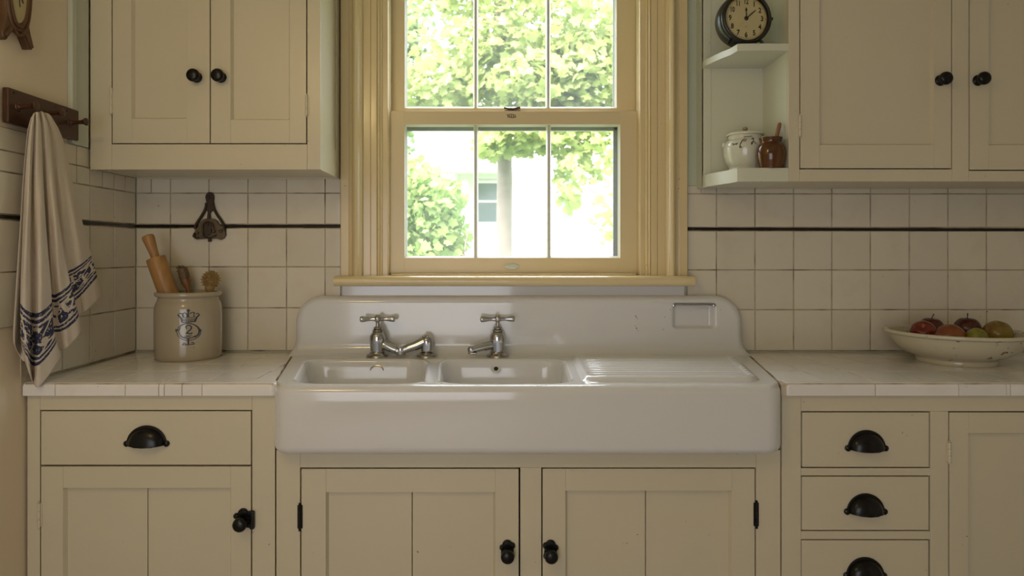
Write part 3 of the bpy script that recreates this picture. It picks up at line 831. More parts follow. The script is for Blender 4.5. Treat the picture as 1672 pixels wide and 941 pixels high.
# ------------------------------------------------------------------ sink
sink = thing('kitchen_sink', 'white enamel double-basin sink with drainboard and high back', 'sink', (SXC, -.35, .713))
ZS = .9215
def sdbox(x, y, x0, x1, y0, y1, r):
    cx, cy, hx, hy = (x0 + x1) / 2, (y0 + y1) / 2, (x1 - x0) / 2 - r, (y1 - y0) / 2 - r
    dx, dy = abs(x - cx) - hx, abs(y - cy) - hy
    return math.hypot(max(dx, 0), max(dy, 0)) + min(max(dx, dy), 0) - r
BAS = [(-.612, -.212, -.660, -.185, .075, .165), (-.172, .235, -.660, -.185, .075, .165)]
DRB = (.262, .802, -.645, -.122)
def sink_h(x, y, d, re=.024):
    """Height of the sink top at rectified (x, y); d distance to the outer edge."""
    z = 0.0
    if d < re: z -= re - math.sqrt(max(0, re * re - (re - d) ** 2))
    for x0, x1, y0, y1, r, dep in BAS:
        s_ = -sdbox(x, y, x0, x1, y0, y1, r)        # positive inside
        if s_ > 0:
            # rolled lip, then steep wall, then rounded floor
            t = min(1.0, s_ / .075)
            z -= dep * (1 - (1 - t) ** 2.6) * sstep(0, .012, s_) + .000
    # low divider between the basins
    if -.222 < x < -.162 and -.66 < y < -.19: z -= .010 * sstep(0, .03, min(x + .222, -.162 - x, y + .66, -.19 - y) + .006)
    s_ = -sdbox(x, y, *DRB, .05)
    if s_ > -.002:
        up = lerp(.017, .008, (y - DRB[2]) / (DRB[3] - DRB[2]))
        z += up * sstep(-.002, .016, s_)
        inn = sstep(.022, .040, s_)
        ph = (y - DRB[2] - .04) / .0385
        z += inn * (-.006 + .0055 * math.cos(2 * PI * ph))
    return z
def axis_pts(a, b, step, fine, nf):
    n = max(2, int((b - a - 2 * fine) / step))
    return [a + fine * (1 - math.cos(PI / 2 * i / nf)) for i in range(nf)] + [lerp(a + fine, b - fine, i / n) for i in range(n + 1)] + [b - fine * (1 - math.cos(PI / 2 * i / nf)) for i in range(nf - 1, -1, -1)]
xs = axis_pts(SXC - SHW, SXC + SHW, .0055, .05, 12); ys = axis_pts(SYF, SYB, .0045, .05, 12)
RC = .05
bm = BM(); grid = []
x0_, x1_ = SXC - SHW, SXC + SHW
for y in ys:
    row = []
    for x in xs:
        px_, py_ = x, y
        d = min(x - x0_, x1_ - x, y - SYF); re_ = lerp(.024, .006, sstep(-.66, -.61, y)) if min(x - x0_, x1_ - x) < .03 else .024
        for sx_, ex in ((-1, x0_), (1, x1_)):
            ax = ((x - (ex - sx_ * RC)) * sx_) / RC; by = ((SYF + RC) - y) / RC
            if ax > 0 and by > 0:
                a2, b2 = ax * math.sqrt(1 - by * by / 2), by * math.sqrt(1 - ax * ax / 2)
                px_ = ex - sx_ * RC + sx_ * a2 * RC; py_ = SYF + RC - b2 * RC
                d = RC * (1 - math.hypot(a2, b2))
        z = ZS + sink_h(px_, py_, max(0, d), re_)
        row.append(((px_, py_), bm.verts.new((flare(px_, py_), py_, z))))
    grid.append(row)
ny, nx = len(ys), len(xs)
db = BM(); dv = {}
for j in range(ny - 1):
    for i in range(nx - 1):
        q = [grid[j][i], grid[j][i + 1], grid[j + 1][i + 1], grid[j + 1][i]]
        cx = sum(p[0][0] for p in q) / 4; cy = sum(p[0][1] for p in q) / 4
        if -sdbox(cx, cy, *DRB, .05) > -.004:
            vs = []
            for p in q:
                k = p[1]
                if k not in dv: dv[k] = db.verts.new(k.co)
                vs.append(dv[k])
            db.faces.new(vs)
        else: bm.faces.new([p[1] for p in q])
# apron: drop from the rim's border, roll under at the bottom
border = [grid[j][0][1] for j in range(ny - 1, 0, -1)] + [grid[0][i][1] for i in range(nx)] + [grid[j][nx - 1][1] for j in range(1, ny)]
cen = Vector((SXC, -.3, 0))
rb = .026; zb1 = .7125
prev = border
nrm = []
for k, v in enumerate(border):
    t = border[min(k + 1, len(border) - 1)].co - border[max(k - 1, 0)].co
    n_ = Vector((t.y, -t.x, 0)).normalized(); nrm.append(n_)
for dz, din in [(ZS - .024 - .03, 0), (.80, 0), (zb1 + rb, 0)] + [(zb1 + rb - rb * math.sin(PI / 2 * i / 6), rb * (1 - math.cos(PI / 2 * i / 6))) for i in range(1, 7)] + [(zb1, .055)]:
    cur = [bm.verts.new((v.co.x - nrm[k].x * din, v.co.y - nrm[k].y * din, dz)) for k, v in enumerate(border)]
    for k in range(len(border) - 1): bm.faces.new((prev[k], prev[k + 1], cur[k + 1], cur[k]))
    prev = cur
bmesh.ops.delete(bm, geom=[v for v in bm.verts if not v.link_faces], context='VERTS')
mesh_obj('basin', bm, 'enamel', sink, ang=0)
mesh_obj('drainboard', db, 'enamel', sink, 'ridged white drainboard', ang=0)
# splashback
SPL, SPR, SPT, TH = PX(481, -.06), PX(1213.5, -.06), PZ(486, -.06) + .006, .062
SDX0, SDX1, SDZ0, SDZ1 = PX(1099.5, -.06), PX(1166.5, -.06), PZ(536.5, -.06), PZ(496, -.06)
bm = BM(); RC2 = .105
xs = axis_pts(SPL, SPR, .0062, .105, 16)
zs = [lerp(ZS - .004, SPT - RC2, i / 36) for i in range(36)] + [SPT - RC2 * (1 - math.sin(PI / 2 * i / 18)) for i in range(0, 19)]
g = []
for z in zs:
    row = []
    for x in xs:
        X, Z = x, z; d = min(x - SPL, SPR - x, SPT - z)
        for sx_, ex in ((-1, SPL), (1, SPR)):
            ax = ((x - (ex - sx_ * RC2)) * sx_) / RC2; bz = (z - (SPT - RC2)) / RC2
            if ax > 0 and bz > 0:
                a2, b2 = ax * math.sqrt(1 - bz * bz / 2), bz * math.sqrt(1 - ax * ax / 2)
                X = ex - sx_ * RC2 + sx_ * a2 * RC2; Z = SPT - RC2 + b2 * RC2; d = RC2 * (1 - math.hypot(a2, b2))
        re = .030; d = max(0, d)
        y = -TH
        if d < re: y += re - math.sqrt(max(0, re * re - (re - d) ** 2))
        rc = .040; hz = Z - ZS
        if hz < rc: y -= rc - math.sqrt(max(0, rc * rc - (rc - max(0, hz)) ** 2))
        s_ = -sdbox(X, Z, SDX0, SDX1, SDZ0, SDZ1, .012)
        if s_ > -.004: y += .026 * sstep(-.004, .010, s_) * (1 if Z < SDZ1 - .004 else .999)
        # ghost of an old soap rest
        s2 = -sdbox(X, Z, PX(1033, -.06), PX(1087, -.06), PZ(545, -.06), PZ(508, -.06), .01)
        if s2 > -.002: y -= .0007 * sstep(-.002, .002, s2)
        fl = .022 * max(0, 1 - hz / .07) ** 2
        X += -fl if x < SPL + .12 and x < 0 else (fl if x > SPR - .12 else 0)
        row.append(bm.verts.new((X, min(y, -.0005), Z)))
    g.append(row)
for j in range(len(zs) - 1):
    for i in range(len(xs) - 1): bm.faces.new((g[j][i], g[j][i + 1], g[j + 1][i + 1], g[j + 1][i]))
bd = [g[j][0] for j in range(len(zs))] + [g[-1][i] for i in range(1, len(xs))] + [g[j][-1] for j in range(len(zs) - 2, -1, -1)]
bk = [bm.verts.new((v.co.x, -.0002, v.co.z)) for v in bd]
for k in range(len(bd) - 1): bm.faces.new((bd[k], bd[k + 1], bk[k + 1], bk[k]))
mesh_obj('splashback', bm, 'enamel', sink, ang=0)
# soap dish bar
bm = BM(); zb2 = SDZ1 - .003
tube(bm, [(SDX0 - .001, -TH - .003, zb2), (SDX1 + .001, -TH - .003, zb2)], .0042, 12)
box(bm, SDX0, SDX1, -TH - .003, -TH + .02, zb2 - .002, zb2 + .002, .001)
for x in (SDX0 + .002, SDX1 - .002): lathe(bm, [(0, 0), (.006, 0), (.006, .003), (0, .005)], (x, -TH - .004, zb2 - .004), (0, -1, 0), 14)
mesh_obj('soap_dish_bar', bm, 'chrome', sink, 'chrome bar over soap dish recess')
bm = BM()
for px, py, rr in ((1038, 517, .0022), (1039, 536, .0026), (1085, 518, .0017), (1083, 538, .0018), (1094, 506, .0018), (1176, 506, .0016), (1037, 532, .0016), (1041, 540, .0014)):
    bm = BM(); lathe(bm, [(0, .0011), (rr, .0010), (rr * .6, .0016), (0, .0017)], (PX(px, -.06), -TH, PZ(py, -.06)), (0, -1, 0), 8)
    mesh_obj('rust_speck', bm, 'rust', sink)
bm = BM(); ribbon(bm, [(PX(1037, -.06), PZ(514, -.06)), (PX(1039, -.06), PZ(519, -.06)), (PX(1041, -.06), PZ(521, -.06))], .0013, lambda a, b_, h: Vector((a, -TH - h, b_)), .0012)
mesh_obj('rust_streak', bm, 'rust', sink)
# overflows on the back walls of the basins
def wall_y(x, zd):
    lo, hi = -.30, -.186
    for _ in range(40):
        md = (lo + hi) / 2
        if sink_h(x, md, 1) < -zd: hi_, lo_ = hi, md; lo = md
        else: hi = md
    return lo
for k, px in enumerate((615.5, 810)):
    Yw = -.205
    for _ in range(3):
        Xw = PX(px, Yw); zr2 = PZ(602.5, Yw); xr_ = SXC + (Xw - SXC) / (1 + KF * (Yw - SYF) / .65); Yw = wall_y(xr_, ZS - zr2)
    bm = BM()
    org = Vector((Xw, Yw - .001, zr2)); ax = Vector((0, -.82, .57)).normalized()
    if k == 0:
        a_, u_, w_ = basis(ax); upv = Vector((0, .57, .82)); sd = Vector((1, 0, 0))
        pts = [org + sd * .024 * math.cos(t) + upv * (.020 * math.sin(t) - .008) + ax * .003 for t in [PI * i / 14 for i in range(15)]]
        tube(bm, pts, [.0012 + .0022 * math.sin(PI * i / 14) for i in range(15)], 8)
        mesh_obj('overflow', bm, 'nickel', sink, 'tarnished half-moon overflow')
    else:
        lathe(bm, [(0, 0), (.020, 0), (.021, .003), (.017, .005), (.013, .003), (.011, .0015), (0, .001)], org, ax, 24)
        o = mesh_obj('overflow', bm, 'enamel', sink, 'small oval overflow ring')
        bm = BM(); lathe(bm, [(0, .0022), (.0085, .0022), (.006, .004), (0, .004)], org, ax, 18)
        mesh_obj('overflow_hole', bm, 'hole', o)

# ------------------------------------------------------------------ taps
YT = -.118
def tap(px, label, loc_spout):
    x = PX(px, YT); z = ZS
    t = thing('faucet', label, 'faucet', (x, YT, z))
    bm = BM(); lathe(bm, [(0, 0), (.0425, 0), (.0425, .004), (.040, .0075), (.033, .010), (.0305, .013), (.029, .017), (.026, .018)], (x, YT, z), segs=36)
    mesh_obj('flange', bm, 'nickel', t)
    bm = BM(); lathe(bm, sprof([(.026, .016), (.0275, .022), (.0285, .040), (.0300, .060), (.0285, .080), (.0215, .092), (.0165, .0945)], 4), (x, YT, z), segs=36)
    mesh_obj('tap_body', bm, 'chrome', t)
    bm = BM(); lathe(bm, [(.0165, .094), (.0195, .096), (.0200, .0995), (.0185, .102), (.013, .104), (.0155, .106), (.0160, .109), (.0140, .112), (.0085, .1135), (.0070, .118), (.0070, .131), (.0090, .134)], (x, YT, z), segs=24)
    mesh_obj('bonnet', bm, 'nickel', t)
    h = BM(); zh = z + .1425
    lathe(h, sprof([(0, -.012), (.0085, -.011), (.0125, -.004), (.0135, .003), (.0105, .010), (.0065, .013), (.0055, .0165), (0, .018)], 3), (x, YT, zh), segs=20)
    for sg in (-1, 1): lathe(h, sprof([(.0085, .010), (.0072, .020), (.0068, .028), (.0085, .040), (.0112, .052), (.0118, .060), (.0095, .0655), (0, .068)], 3), (x, YT, zh), (sg, .12 * sg, 0), 18)
    mesh_obj('handle', h, 'chrome', t)
    return t, x
t, x = tap(616.5, 'chrome tap joined by a swing arm to a second post, left on sink', None)
xp = PX(697, YT)
xj = PX(655, YT); zj = PZ(572.5, YT)
bm = BM()
p = smooth_pts([(x + .010, YT, ZS + .046), (x + .032, YT - .004, ZS + .042), (x + .062, YT - .008, zj + .006), (xj, YT - .010, zj)], 5)
tube(bm, p, [lerp(.0180, .0140, i / (len(p) - 1)) for i in range(len(p))], 18)
mesh_obj('spout', bm, 'chrome', t)
bm = BM()
lathe(bm, sprof([(0, -.018), (.014, -.017), (.0180, -.011), (.0180, .011), (.014, .017), (0, .018)], 2), (xj, YT - .010, zj - .002), (0, 0, 1), 20)
lathe(bm, [(.0145, -.006), (.0170, -.004), (.0170, .004), (.0145, .006)], (xj - .012, YT - .010, zj), (1, 0, 0), 20)
mesh_obj('swivel_joint', bm, 'chrome', t)
bm = BM()
p = smooth_pts([(xj + .004, YT - .010, zj + .001), (xj + .028, YT - .008, zj + .010), (xj + .060, YT - .004, ZS + .043), (xp - .012, YT, ZS + .055), (xp, YT, ZS + .056)], 5)
tube(bm, p, [lerp(.0140, .0205, min(1, i / (len(p) - 6))) for i in range(len(p))], 18)
mesh_obj('swing_arm', bm, 'chrome', t)
bm = BM()
lathe(bm, [(.018, .012), (.0215, .016), (.0225, .024), (.0225, .054), (.0215, .066), (.0155, .074), (.009, .0775), (0, .078)], (xp, YT, ZS), segs=28)
for dx in (-.008, .004): lathe(bm, sprof([(0, -.004), (.006, -.002), (.0065, .002), (.004, .005), (0, .006)], 2), (xp + dx - .002, YT - .006, ZS + .077), segs=14)
mesh_obj('post', bm, 'chrome', t)
bm = BM(); lathe(bm, [(0, 0), (.0405, 0), (.0405, .004), (.038, .0075), (.030, .010), (.0275, .014), (.0235, .015)], (xp, YT, ZS), segs=36)
mesh_obj('post_flange', bm, 'nickel', t)
t, x = tap(812.5, 'chrome tap with short spout, right of the two on sink', None)
xe, ze = PX(770, YT - .03), PZ(571.5, YT - .03)
bm = BM()
p = smooth_pts([(x - .008, YT - .002, ZS + .046), (x - .032, YT - .010, ZS + .043), (x - .062, YT - .022, ze + .009), (xe, YT - .032, ze)], 5)
tube(bm, p, [lerp(.0185, .0135, i / (len(p) - 1)) for i in range(len(p))], 18)
lathe(bm, sprof([(0, .015), (.009, .0135), (.0135, .006), (.0140, -.004), (.0120, -.010), (.0125, -.015), (0, -.016)], 3), (xe - .001, YT - .032, ze), segs=20)
mesh_obj('spout', bm, 'chrome', t)
bm = BM(); box(bm, xe - .004, xe + .020, YT - .046, YT - .020, ze - .0165, ze - .008, .003); mesh_obj('nozzle', bm, 'nickel', t)

# ------------------------------------------------------------------ crock and utensils
CX, CYk = PX(307.8, -.135), -.135
cr = thing('stoneware_crock', 'grey stoneware crock marked 2 under a crown, on left countertop', 'crock', (CX, CYk, ZT))
bm = BM(); RO = .119
prof = [(0, .002), (.110, .0005), (.1145, .003), (.1175, .010), (.119, .03), (.1195, .10), (.1195, .17), (.1180, .195), (.1135, .210), (.1085, .220), (.1075, .226), (.1095, .231),
        (.1165, .236), (.1185, .241), (.1175, .248), (.1120, .2515), (.1055, .250), (.1025, .245), (.101, .23), (.105, .20), (.108, .15), (.108, .03), (.10, .018), (0, .015)]
lathe(bm, sprof(prof, 3), (CX, CYk, ZT), segs=72)
mesh_obj('crock_body', bm, 'stone', cr)
bm = BM()
def crock_map(zx, zy, h):
    """Coordinates from the crest drawing -> cylinder surface."""
    px = 290 + zx / 10.45; py = 490 + zy / 10.45
    sn = max(-.98, min(.98, (px - 307.8) / (RO * 430))); th = math.asin(sn); r = RO + .0006 + h
    Yf = CYk - RO * math.cos(th)
    return Vector((CX + r * math.sin(th), CYk - r * math.cos(th), PZ(py, Yf)))
R_ = lambda pts, wd, closed=False: ribbon(bm, pts, wd, crock_map, .0004, closed)
# crown
R_([(248, 250), (300, 310), (318, 385)], 22); R_([(545, 245), (510, 305), (488, 375)], 20); R_([(315, 385), (400, 378), (490, 368)], 16); R_([(308, 330), (400, 322), (498, 316)], 9); R_([(300, 305), (400, 296), (508, 290)], 10)
R_([(265, 240), (292, 228), (318, 240), (330, 262), (338, 292)], 16); R_([(330, 235), (352, 218), (372, 228), (385, 255), (390, 290)], 14)
R_([(404, 205), (402, 250), (404, 295)], 22); R_([(424, 240), (445, 215), (468, 208), (490, 222)], 13); R_([(476, 220), (478, 285)], 12); R_([(500, 245), (520, 228), (540, 236)], 14)
R_([(330, 225), (322, 250), (330, 290)], 20)
blob(bm, [(404, 150), (430, 182), (404, 214), (379, 182)], crock_map)
for q in range(9): R_([(325 + q * 20, 334 + (q % 2) * 6), (322 + q * 20, 366)], 9)
R_([(318, 352), (400, 344), (490, 336)], 7)
# ring
R_([(398 + 160 * math.cos(2 * PI * i / 48), 545 + 145 * math.sin(2 * PI * i / 48)) for i in range(48)], 11, True)
R_([(402 + 135 * math.cos(2 * PI * i / 40), 530 + 125 * math.sin(2 * PI * i / 40)) for i in range(40)], 8, True)
R_([(290, 470), (265, 530), (280, 590), (320, 635)], 13); R_([(520, 470), (545, 525), (535, 590), (490, 640)], 11)
R_([(212, 505), (235, 512), (262, 515)], 22); R_([(212, 535), (240, 530)], 16); R_([(540, 500), (570, 515), (548, 540)], 12)
R_([(290, 615), (345, 650), (400, 660), (450, 645), (500, 610)], 14); R_([(355, 615), (450, 612)], 12); R_([(310, 640), (360, 632), (430, 632)], 9)
R_([(404, 655), (404, 768)], 22); R_([(318, 768), (345, 730), (372, 760)], 16); R_([(318, 765), (400, 765), (480, 752)], 13); R_([(440, 730), (468, 722), (482, 748), (450, 756)], 14)
# numeral
R_([(368, 475), (372, 450), (395, 433), (425, 436), (446, 462), (440, 495), (410, 530), (372, 575)], 20); R_([(365, 575), (390, 566), (425, 578), (452, 570)], 20); R_([(372, 482), (384, 490)], 24); R_([(450, 552), (452, 572)], 14)
mesh_obj('crest', bm, 'ink', cr, 'dark blue crown and ring around a 2', recalc=False)
# rolling pin
def along(p0, p1, prof, bm, segs=28):
    p0, p1 = Vector(p0), Vector(p1); lathe(bm, prof, p0, (p1 - p0), segs)
top = Vector((PX(240.5, -.15), -.15, PZ(384, -.15)))
bot = Vector((CX + .006, -.155, ZT + .045))
ln = (top - bot).length
rp = thing('rolling_pin', 'wooden rolling pin leaning left in stoneware crock', 'rolling pin', bot)
bm = BM(); along(bot, top, sprof([(0, .03), (.030, .032), (.0345, .040), (.0350, .06), (.0355, ln - .16), (.0350, ln - .100), (.0320, ln - .0935), (.016, ln - .092)], 2), bm)
mesh_obj('roller', bm, 'pinwood', rp)
bm = BM(); along(bot, top, sprof([(.0145, ln - .094), (.0160, ln - .088), (.0165, ln - .070), (.0205, ln - .030), (.0225, ln - .012), (.0185, ln - .002), (0, ln)], 3), bm)
mesh_obj('handle', bm, 'pinwood', rp)
# flat scrubbing brush on a handle, behind
b0 = Vector((CX + .03, -.072, ZT + .03)); b1 = Vector((PX(297.5, -.075), -.075, PZ(437, -.075)))
br = thing('scrubbing_brush', 'brown fibre brush standing beside the rolling pin in crock', 'brush', b0)
ax = (b1 - b0); ln = ax.length; dr = ax.normalized()
bm = BM(); tube(bm, [b0, b0 + dr * (ln - .085), b0 + dr * (ln - .06), b0 + dr * (ln - .045)], [.007, .009, .019, .017], 14); mesh_obj('handle', bm, 'spoonwood', br)
bm = BM(); a_, u_, w_ = basis(ax)
for i in range(260):
    q = random.uniform(0, .062); an = random.uniform(-.7, .7); lat = random.uniform(-.019, .019)
    base = b0 + dr * (ln - .062 + q) + Vector((1, 0, 0)) * lat * .8
    d = Vector((random.uniform(-.3, .3), -1, random.uniform(-.1, .3))).normalized() * .016 + dr * .006
    tube(bm, [base + Vector((0, .008, 0)), base + d], [.0013, .0010], 4)
tube(bm, [b0 + dr * (ln - .065), b0 + dr * (ln - .035), b0 + dr * (ln - .004), b0 + dr * ln], [.015, .019, .018, .012], 14)
mesh_obj('bristles', bm, 'bristledark', br)
# round straw brush
b0 = Vector((CX + .052, -.135, ZT + .03)); b1 = Vector((PX(344, -.12), -.12, PZ(457, -.12)))
br = thing('dish_brush', 'round straw-bristled brush at the right in stoneware crock', 'brush', b0)
dr = (b1 - b0).normalized(); ln = (b1 - b0).length
bm = BM(); tube(bm, [b0, b0 + dr * (ln - .05), b0 + dr * (ln - .03)], [.008, .009, .017], 14); mesh_obj('handle', bm, 'spoonwood', br)
bm = BM(); r0 = .034
lathe(bm, sprof([(.012, -.045), (.017, -.035), (.021, -.012), (.022, .004), (.017, .016), (0, .020)], 3), b1, dr, 24)
a_, u_, w_ = basis(dr)
for i in range(15):
    for j in range(22):
        th = 2 * PI * (j + .5 * (i % 2)) / 22; la = lerp(-.9, 1.45, i / 14)
        d = (u_ * math.cos(th) + w_ * math.sin(th)) * math.cos(la) + dr * math.sin(la)
        d = (d + Vector((random.uniform(-.05, .05), random.uniform(-.05, .05), random.uniform(-.05, .05)))).normalized()
        tube(bm, [b1 + d * .016, b1 + d * r0 * (.93 + .14 * (i % 2))], [.0024, .0016], 5)
mesh_obj('bristles', bm, 'bristle', br)

# ------------------------------------------------------------------ cast-iron opener on the tiles
yw = 0.0
def cm(zx, zy, d): return Vector((PX(300 + zx / 8.556, -.01), -.0006 - d, PZ(300 + zy / 8.556, -.01)))
op = thing('wall_bracket', 'rusty cast-iron bracket hung on the tiles above crock', 'wall bracket', cm(355, 780, 0))
bm = BM()
plate = [(300, 190), (308, 150), (335, 122), (362, 116), (390, 125), (415, 155), (420, 195), (412, 250), (420, 320), (395, 385), (360, 402), (325, 385), (308, 320), (312, 250)]
prism(bm, plate, cm, 0, .012, .003)
for pts in ([(318, 270), (308, 340), (270, 420), (215, 505), (175, 570), (165, 640)], [(408, 270), (420, 340), (465, 430), (520, 510), (558, 580), (572, 660)]):
    q = [cm(a, b_, .010) for a, b_ in [(p.x, p.y) for p in smooth_pts([(a, b_, 0) for a, b_ in pts], 4)]]
    tube(bm, q, [.0055] * len(q), 10, flat=1.3)
tube(bm, [cm(358, 380, .010), cm(356, 430, .012), cm(355, 500, .012)], [.0065, .0055, .007], 10)
for v in [(355, 195)]: lathe(bm, sprof([(0, .017), (.005, .0165), (.0065, .013), (.0065, .010)], 2), cm(355, 195, 0), (0, -1, 0), 14)
mesh_obj('hanger', bm, 'cast', op)
bm = BM()
base = [(150, 715), (160, 655), (195, 610), (225, 540), (275, 500), (340, 482), (420, 490), (470, 520), (505, 580), (560, 600), (585, 660), (588, 720), (560, 765), (520, 785), (470, 770), (300, 770), (180, 780), (150, 755)]
prism(bm, base, cm, .002, .016, .004)
for (a, b_), rr, h in (((430, 665), .0075, .026), ((528, 665), .0070, .024), ((205, 690), .006, .024), ((305, 545), .004, .02)):
    lathe(bm, sprof([(0, h), (rr * .6, h - .001), (rr, h - .005), (rr * 1.05, .012)], 2), cm(a, b_, 0), (0, -1, 0), 16)
mesh_obj('base_plate', bm, 'castlight', op)
bm = BM()
q = [cm(p.x, p.y, .021) for p in smooth_pts([(285, 740, 0), (280, 640, 0), (290, 570, 0), (350, 530, 0), (415, 560, 0), (430, 620, 0)], 4)]
tube(bm, q, .0032, 8)
prism(bm, [(295, 580), (350, 545), (405, 575), (395, 700), (350, 735), (300, 720)], cm, .014, .022, .003)
lathe(bm, [(0, -.026), (.0035, -.026), (.0045, -.024), (.003, -.022)], cm(352, 578, 0), (0, 1, 0), 14)
lathe(bm, sprof([(0, -.005), (.0060, -.0045), (.0068, 0), (.0062, .010)], 2), cm(362, 795, .010), (0, 0, 1), 14)
tube(bm, [cm(165, 690, .016), cm(160, 735, .022), cm(185, 760, .024), cm(225, 755, .022)], [.0045, .0055, .0045, .003], 10)
tube(bm, [cm(300, 745, .02), cm(380, 760, .022), cm(470, 720, .021)], .003, 8)
mesh_obj('claw', bm, 'cast', op)

# ------------------------------------------------------------------ peg rail and towel
def wl(px): return F / ((px - VX) / XW) + CY          # Y on the left wall's face for a pixel column
pr_ = thing('peg_rail', 'dark wooden peg rail on the left wall', 'peg rail', (XW, -.6, 1.75))
bm = BM(); box(bm, XW, XW + .020, -.742, -.405, 1.699, 1.802, .004, 3); mesh_obj('backboard', bm, 'railwood', pr_)
def peg(Y, z, ln=.058):
    bm = BM(); lathe(bm, sprof([(.015, 0), (.013, .004), (.0075, .008), (.0068, ln * .6), (.0085, ln * .78), (.0125, ln * .88), (.0128, ln * .96), (.009, ln), (0, ln + .001)], 3), (XW + .019, Y, z), (1, 0, .07), 20)
    mesh_obj('peg', bm, 'railwood', pr_)
peg(-.700, 1.752); peg(-.578, 1.757); peg(-.452, 1.752)
bm = BM()
for Y, z in ((-.72, 1.79), (-.47, 1.788), (-.53, 1.788)): 
    bm = BM(); lathe(bm, [(0, .0215), (.003, .021), (.0035, .02)], (XW, Y, z), (1, 0, 0), 10); mesh_obj('screw', bm, 'dark', pr_)

def rowpts(row, n):
    k = len(row) - 1; P = [Vector((a, b, 0)) for a, b in row]; out = []
    for i in range(n):
        f = k * i / (n - 1); c = min(int(f), k - 1); t = f - c
        p0, p1, p2, p3 = P[max(c - 1, 0)], P[c], P[c + 1], P[min(c + 2, k)]
        out.append(.5 * ((2 * p1) + (p2 - p0) * t + (2 * p0 - 5 * p1 + 4 * p2 - p3) * t * t + (3 * p1 - p0 - 3 * p2 + p3) * t ** 3))
    return out
def cloth(name, rows, ts, nu, nv, depth, mat, parent):
    R = [rowpts(r, nu) for r in rows]
    bm = BM(); uvl = bm.loops.layers.uv.new('UVMap'); g = []
    for j in range(nv):
        t = j / (nv - 1); k = 0
        while k < len(ts) - 2 and ts[k + 1] < t: k += 1
        f = (t - ts[k]) / (ts[k + 1] - ts[k]); row = []
        for i in range(nu):
            p0, p1, p2, p3 = R[max(0, k - 1)][i], R[k][i], R[k + 1][i], R[min(len(R) - 1, k + 2)][i]
            p = .5 * ((2 * p1) + (p2 - p0) * f + (2 * p0 - 5 * p1 + 4 * p2 - p3) * f * f + (3 * p1 - p0 - 3 * p2 + p3) * f ** 3) if 0 < k < len(R) - 2 else p1.lerp(p2, f)
            X = XW + depth(i / (nu - 1), t)
            s_ = (p.x - VX) / X
            row.append((bm.verts.new((X, F / s_ + CY, ZC - (p.y - VY) / s_)), i / (nu - 1), t))
        g.append(row)
    for j in range(nv - 1):
        for i in range(nu - 1):
            q = [g[j][i], g[j][i + 1], g[j + 1][i + 1], g[j + 1][i]]
            fc = bm.faces.new([v[0] for v in q])
            for lp, v in zip(fc.loops, q): lp[uvl].uv = (v[1], v[2])
    o = mesh_obj(name, bm, mat, parent, ang=0)
    sm = o.modifiers.new('thickness', 'SOLIDIFY'); sm.thickness = .0022; sm.offset = 0
    return o
tw = thing('dish_towel', 'cream linen towel with blue printed border hung from peg rail', 'towel', (XW + .05, -.58, .94))
XR = [[53, 55, 57, 60, 63, 63, 66, 68, 70, 71, 74, 79, 83], [49, 52, 56, 61, 66, 65, 69, 73, 78, 78, 83, 89, 94], [45, 49, 54, 61, 68, 67, 72, 77, 83, 82, 90, 99, 106],
      [41, 47, 53, 61, 70, 69, 75, 81, 88, 86, 96, 107, 116], [37, 44, 53, 63, 76, 74, 82, 90, 98, 93, 108, 122, 134], [34, 42, 53, 66, 82, 80, 88, 98, 110, 103, 118, 134, 146],
      [34, 42, 52, 66, 86, 84, 95, 108, 122, 114, 128, 142, 153], [36, 44, 52, 66, 92, 89, 100, 114, 129, 120, 134, 148, 160], [41, 48, 55, 66, 97, 92, 103, 116, 131, 122, 137, 152, 166]]
YR = [[190, 186, 184, 183, 183, 184, 182, 182, 183, 184, 184, 186, 190], [208, 206, 204, 203, 203, 204, 203, 203, 204, 204, 205, 206, 208], [245, 246, 246, 246, 246, 246, 246, 245, 245, 244, 243, 242, 240],
      [300, 302, 302, 303, 302, 301, 300, 299, 298, 296, 295, 293, 290], [390, 396, 398, 400, 394, 388, 388, 385, 378, 372, 370, 366, 362], [470, 480, 484, 482, 470, 458, 460, 455, 444, 430, 424, 416, 408],
      [540, 552, 562, 562, 538, 520, 518, 508, 492, 474, 462, 446, 432], [566, 588, 604, 602, 568, 550, 548, 540, 522, 502, 488, 472, 459], [590, 610, 626, 630, 586, 570, 572, 562, 540, 520, 510, 498, 482]]
rows = [list(zip(a, b)) for a, b in zip(XR, YR)]
ts = [0, .06, .16, .29, .51, .70, .86, .95, 1]
DEP = rowpts([(v, 0) for v in (.012, .036, .012, .042, .036, .006, .020, .038, .036, .002, .014, .022, .010)], 241)
def dep1(uu, t):
    a = lerp(.35, 1.0, sstep(.0, .6, t))
    base = lerp(.058, .022, sstep(0, .3, t))
    return base + a * DEP[int(round(uu * 240))].x + .0025 * math.sin(2 * PI * (uu * 9.3 + 1.3 * t)) * sstep(.05, .5, t) + .002 * math.sin(2 * PI * (t * 2.6 + uu * 1.7)) * t
def dep2(uu, t): return lerp(.058, .010, sstep(0, .25, t)) + .006 * math.sin(2 * PI * (uu * 2.2 + .1)) * sstep(.1, .6, t)
cloth('towel_front', rows, ts, 161, 150, dep1, 'towel', tw)
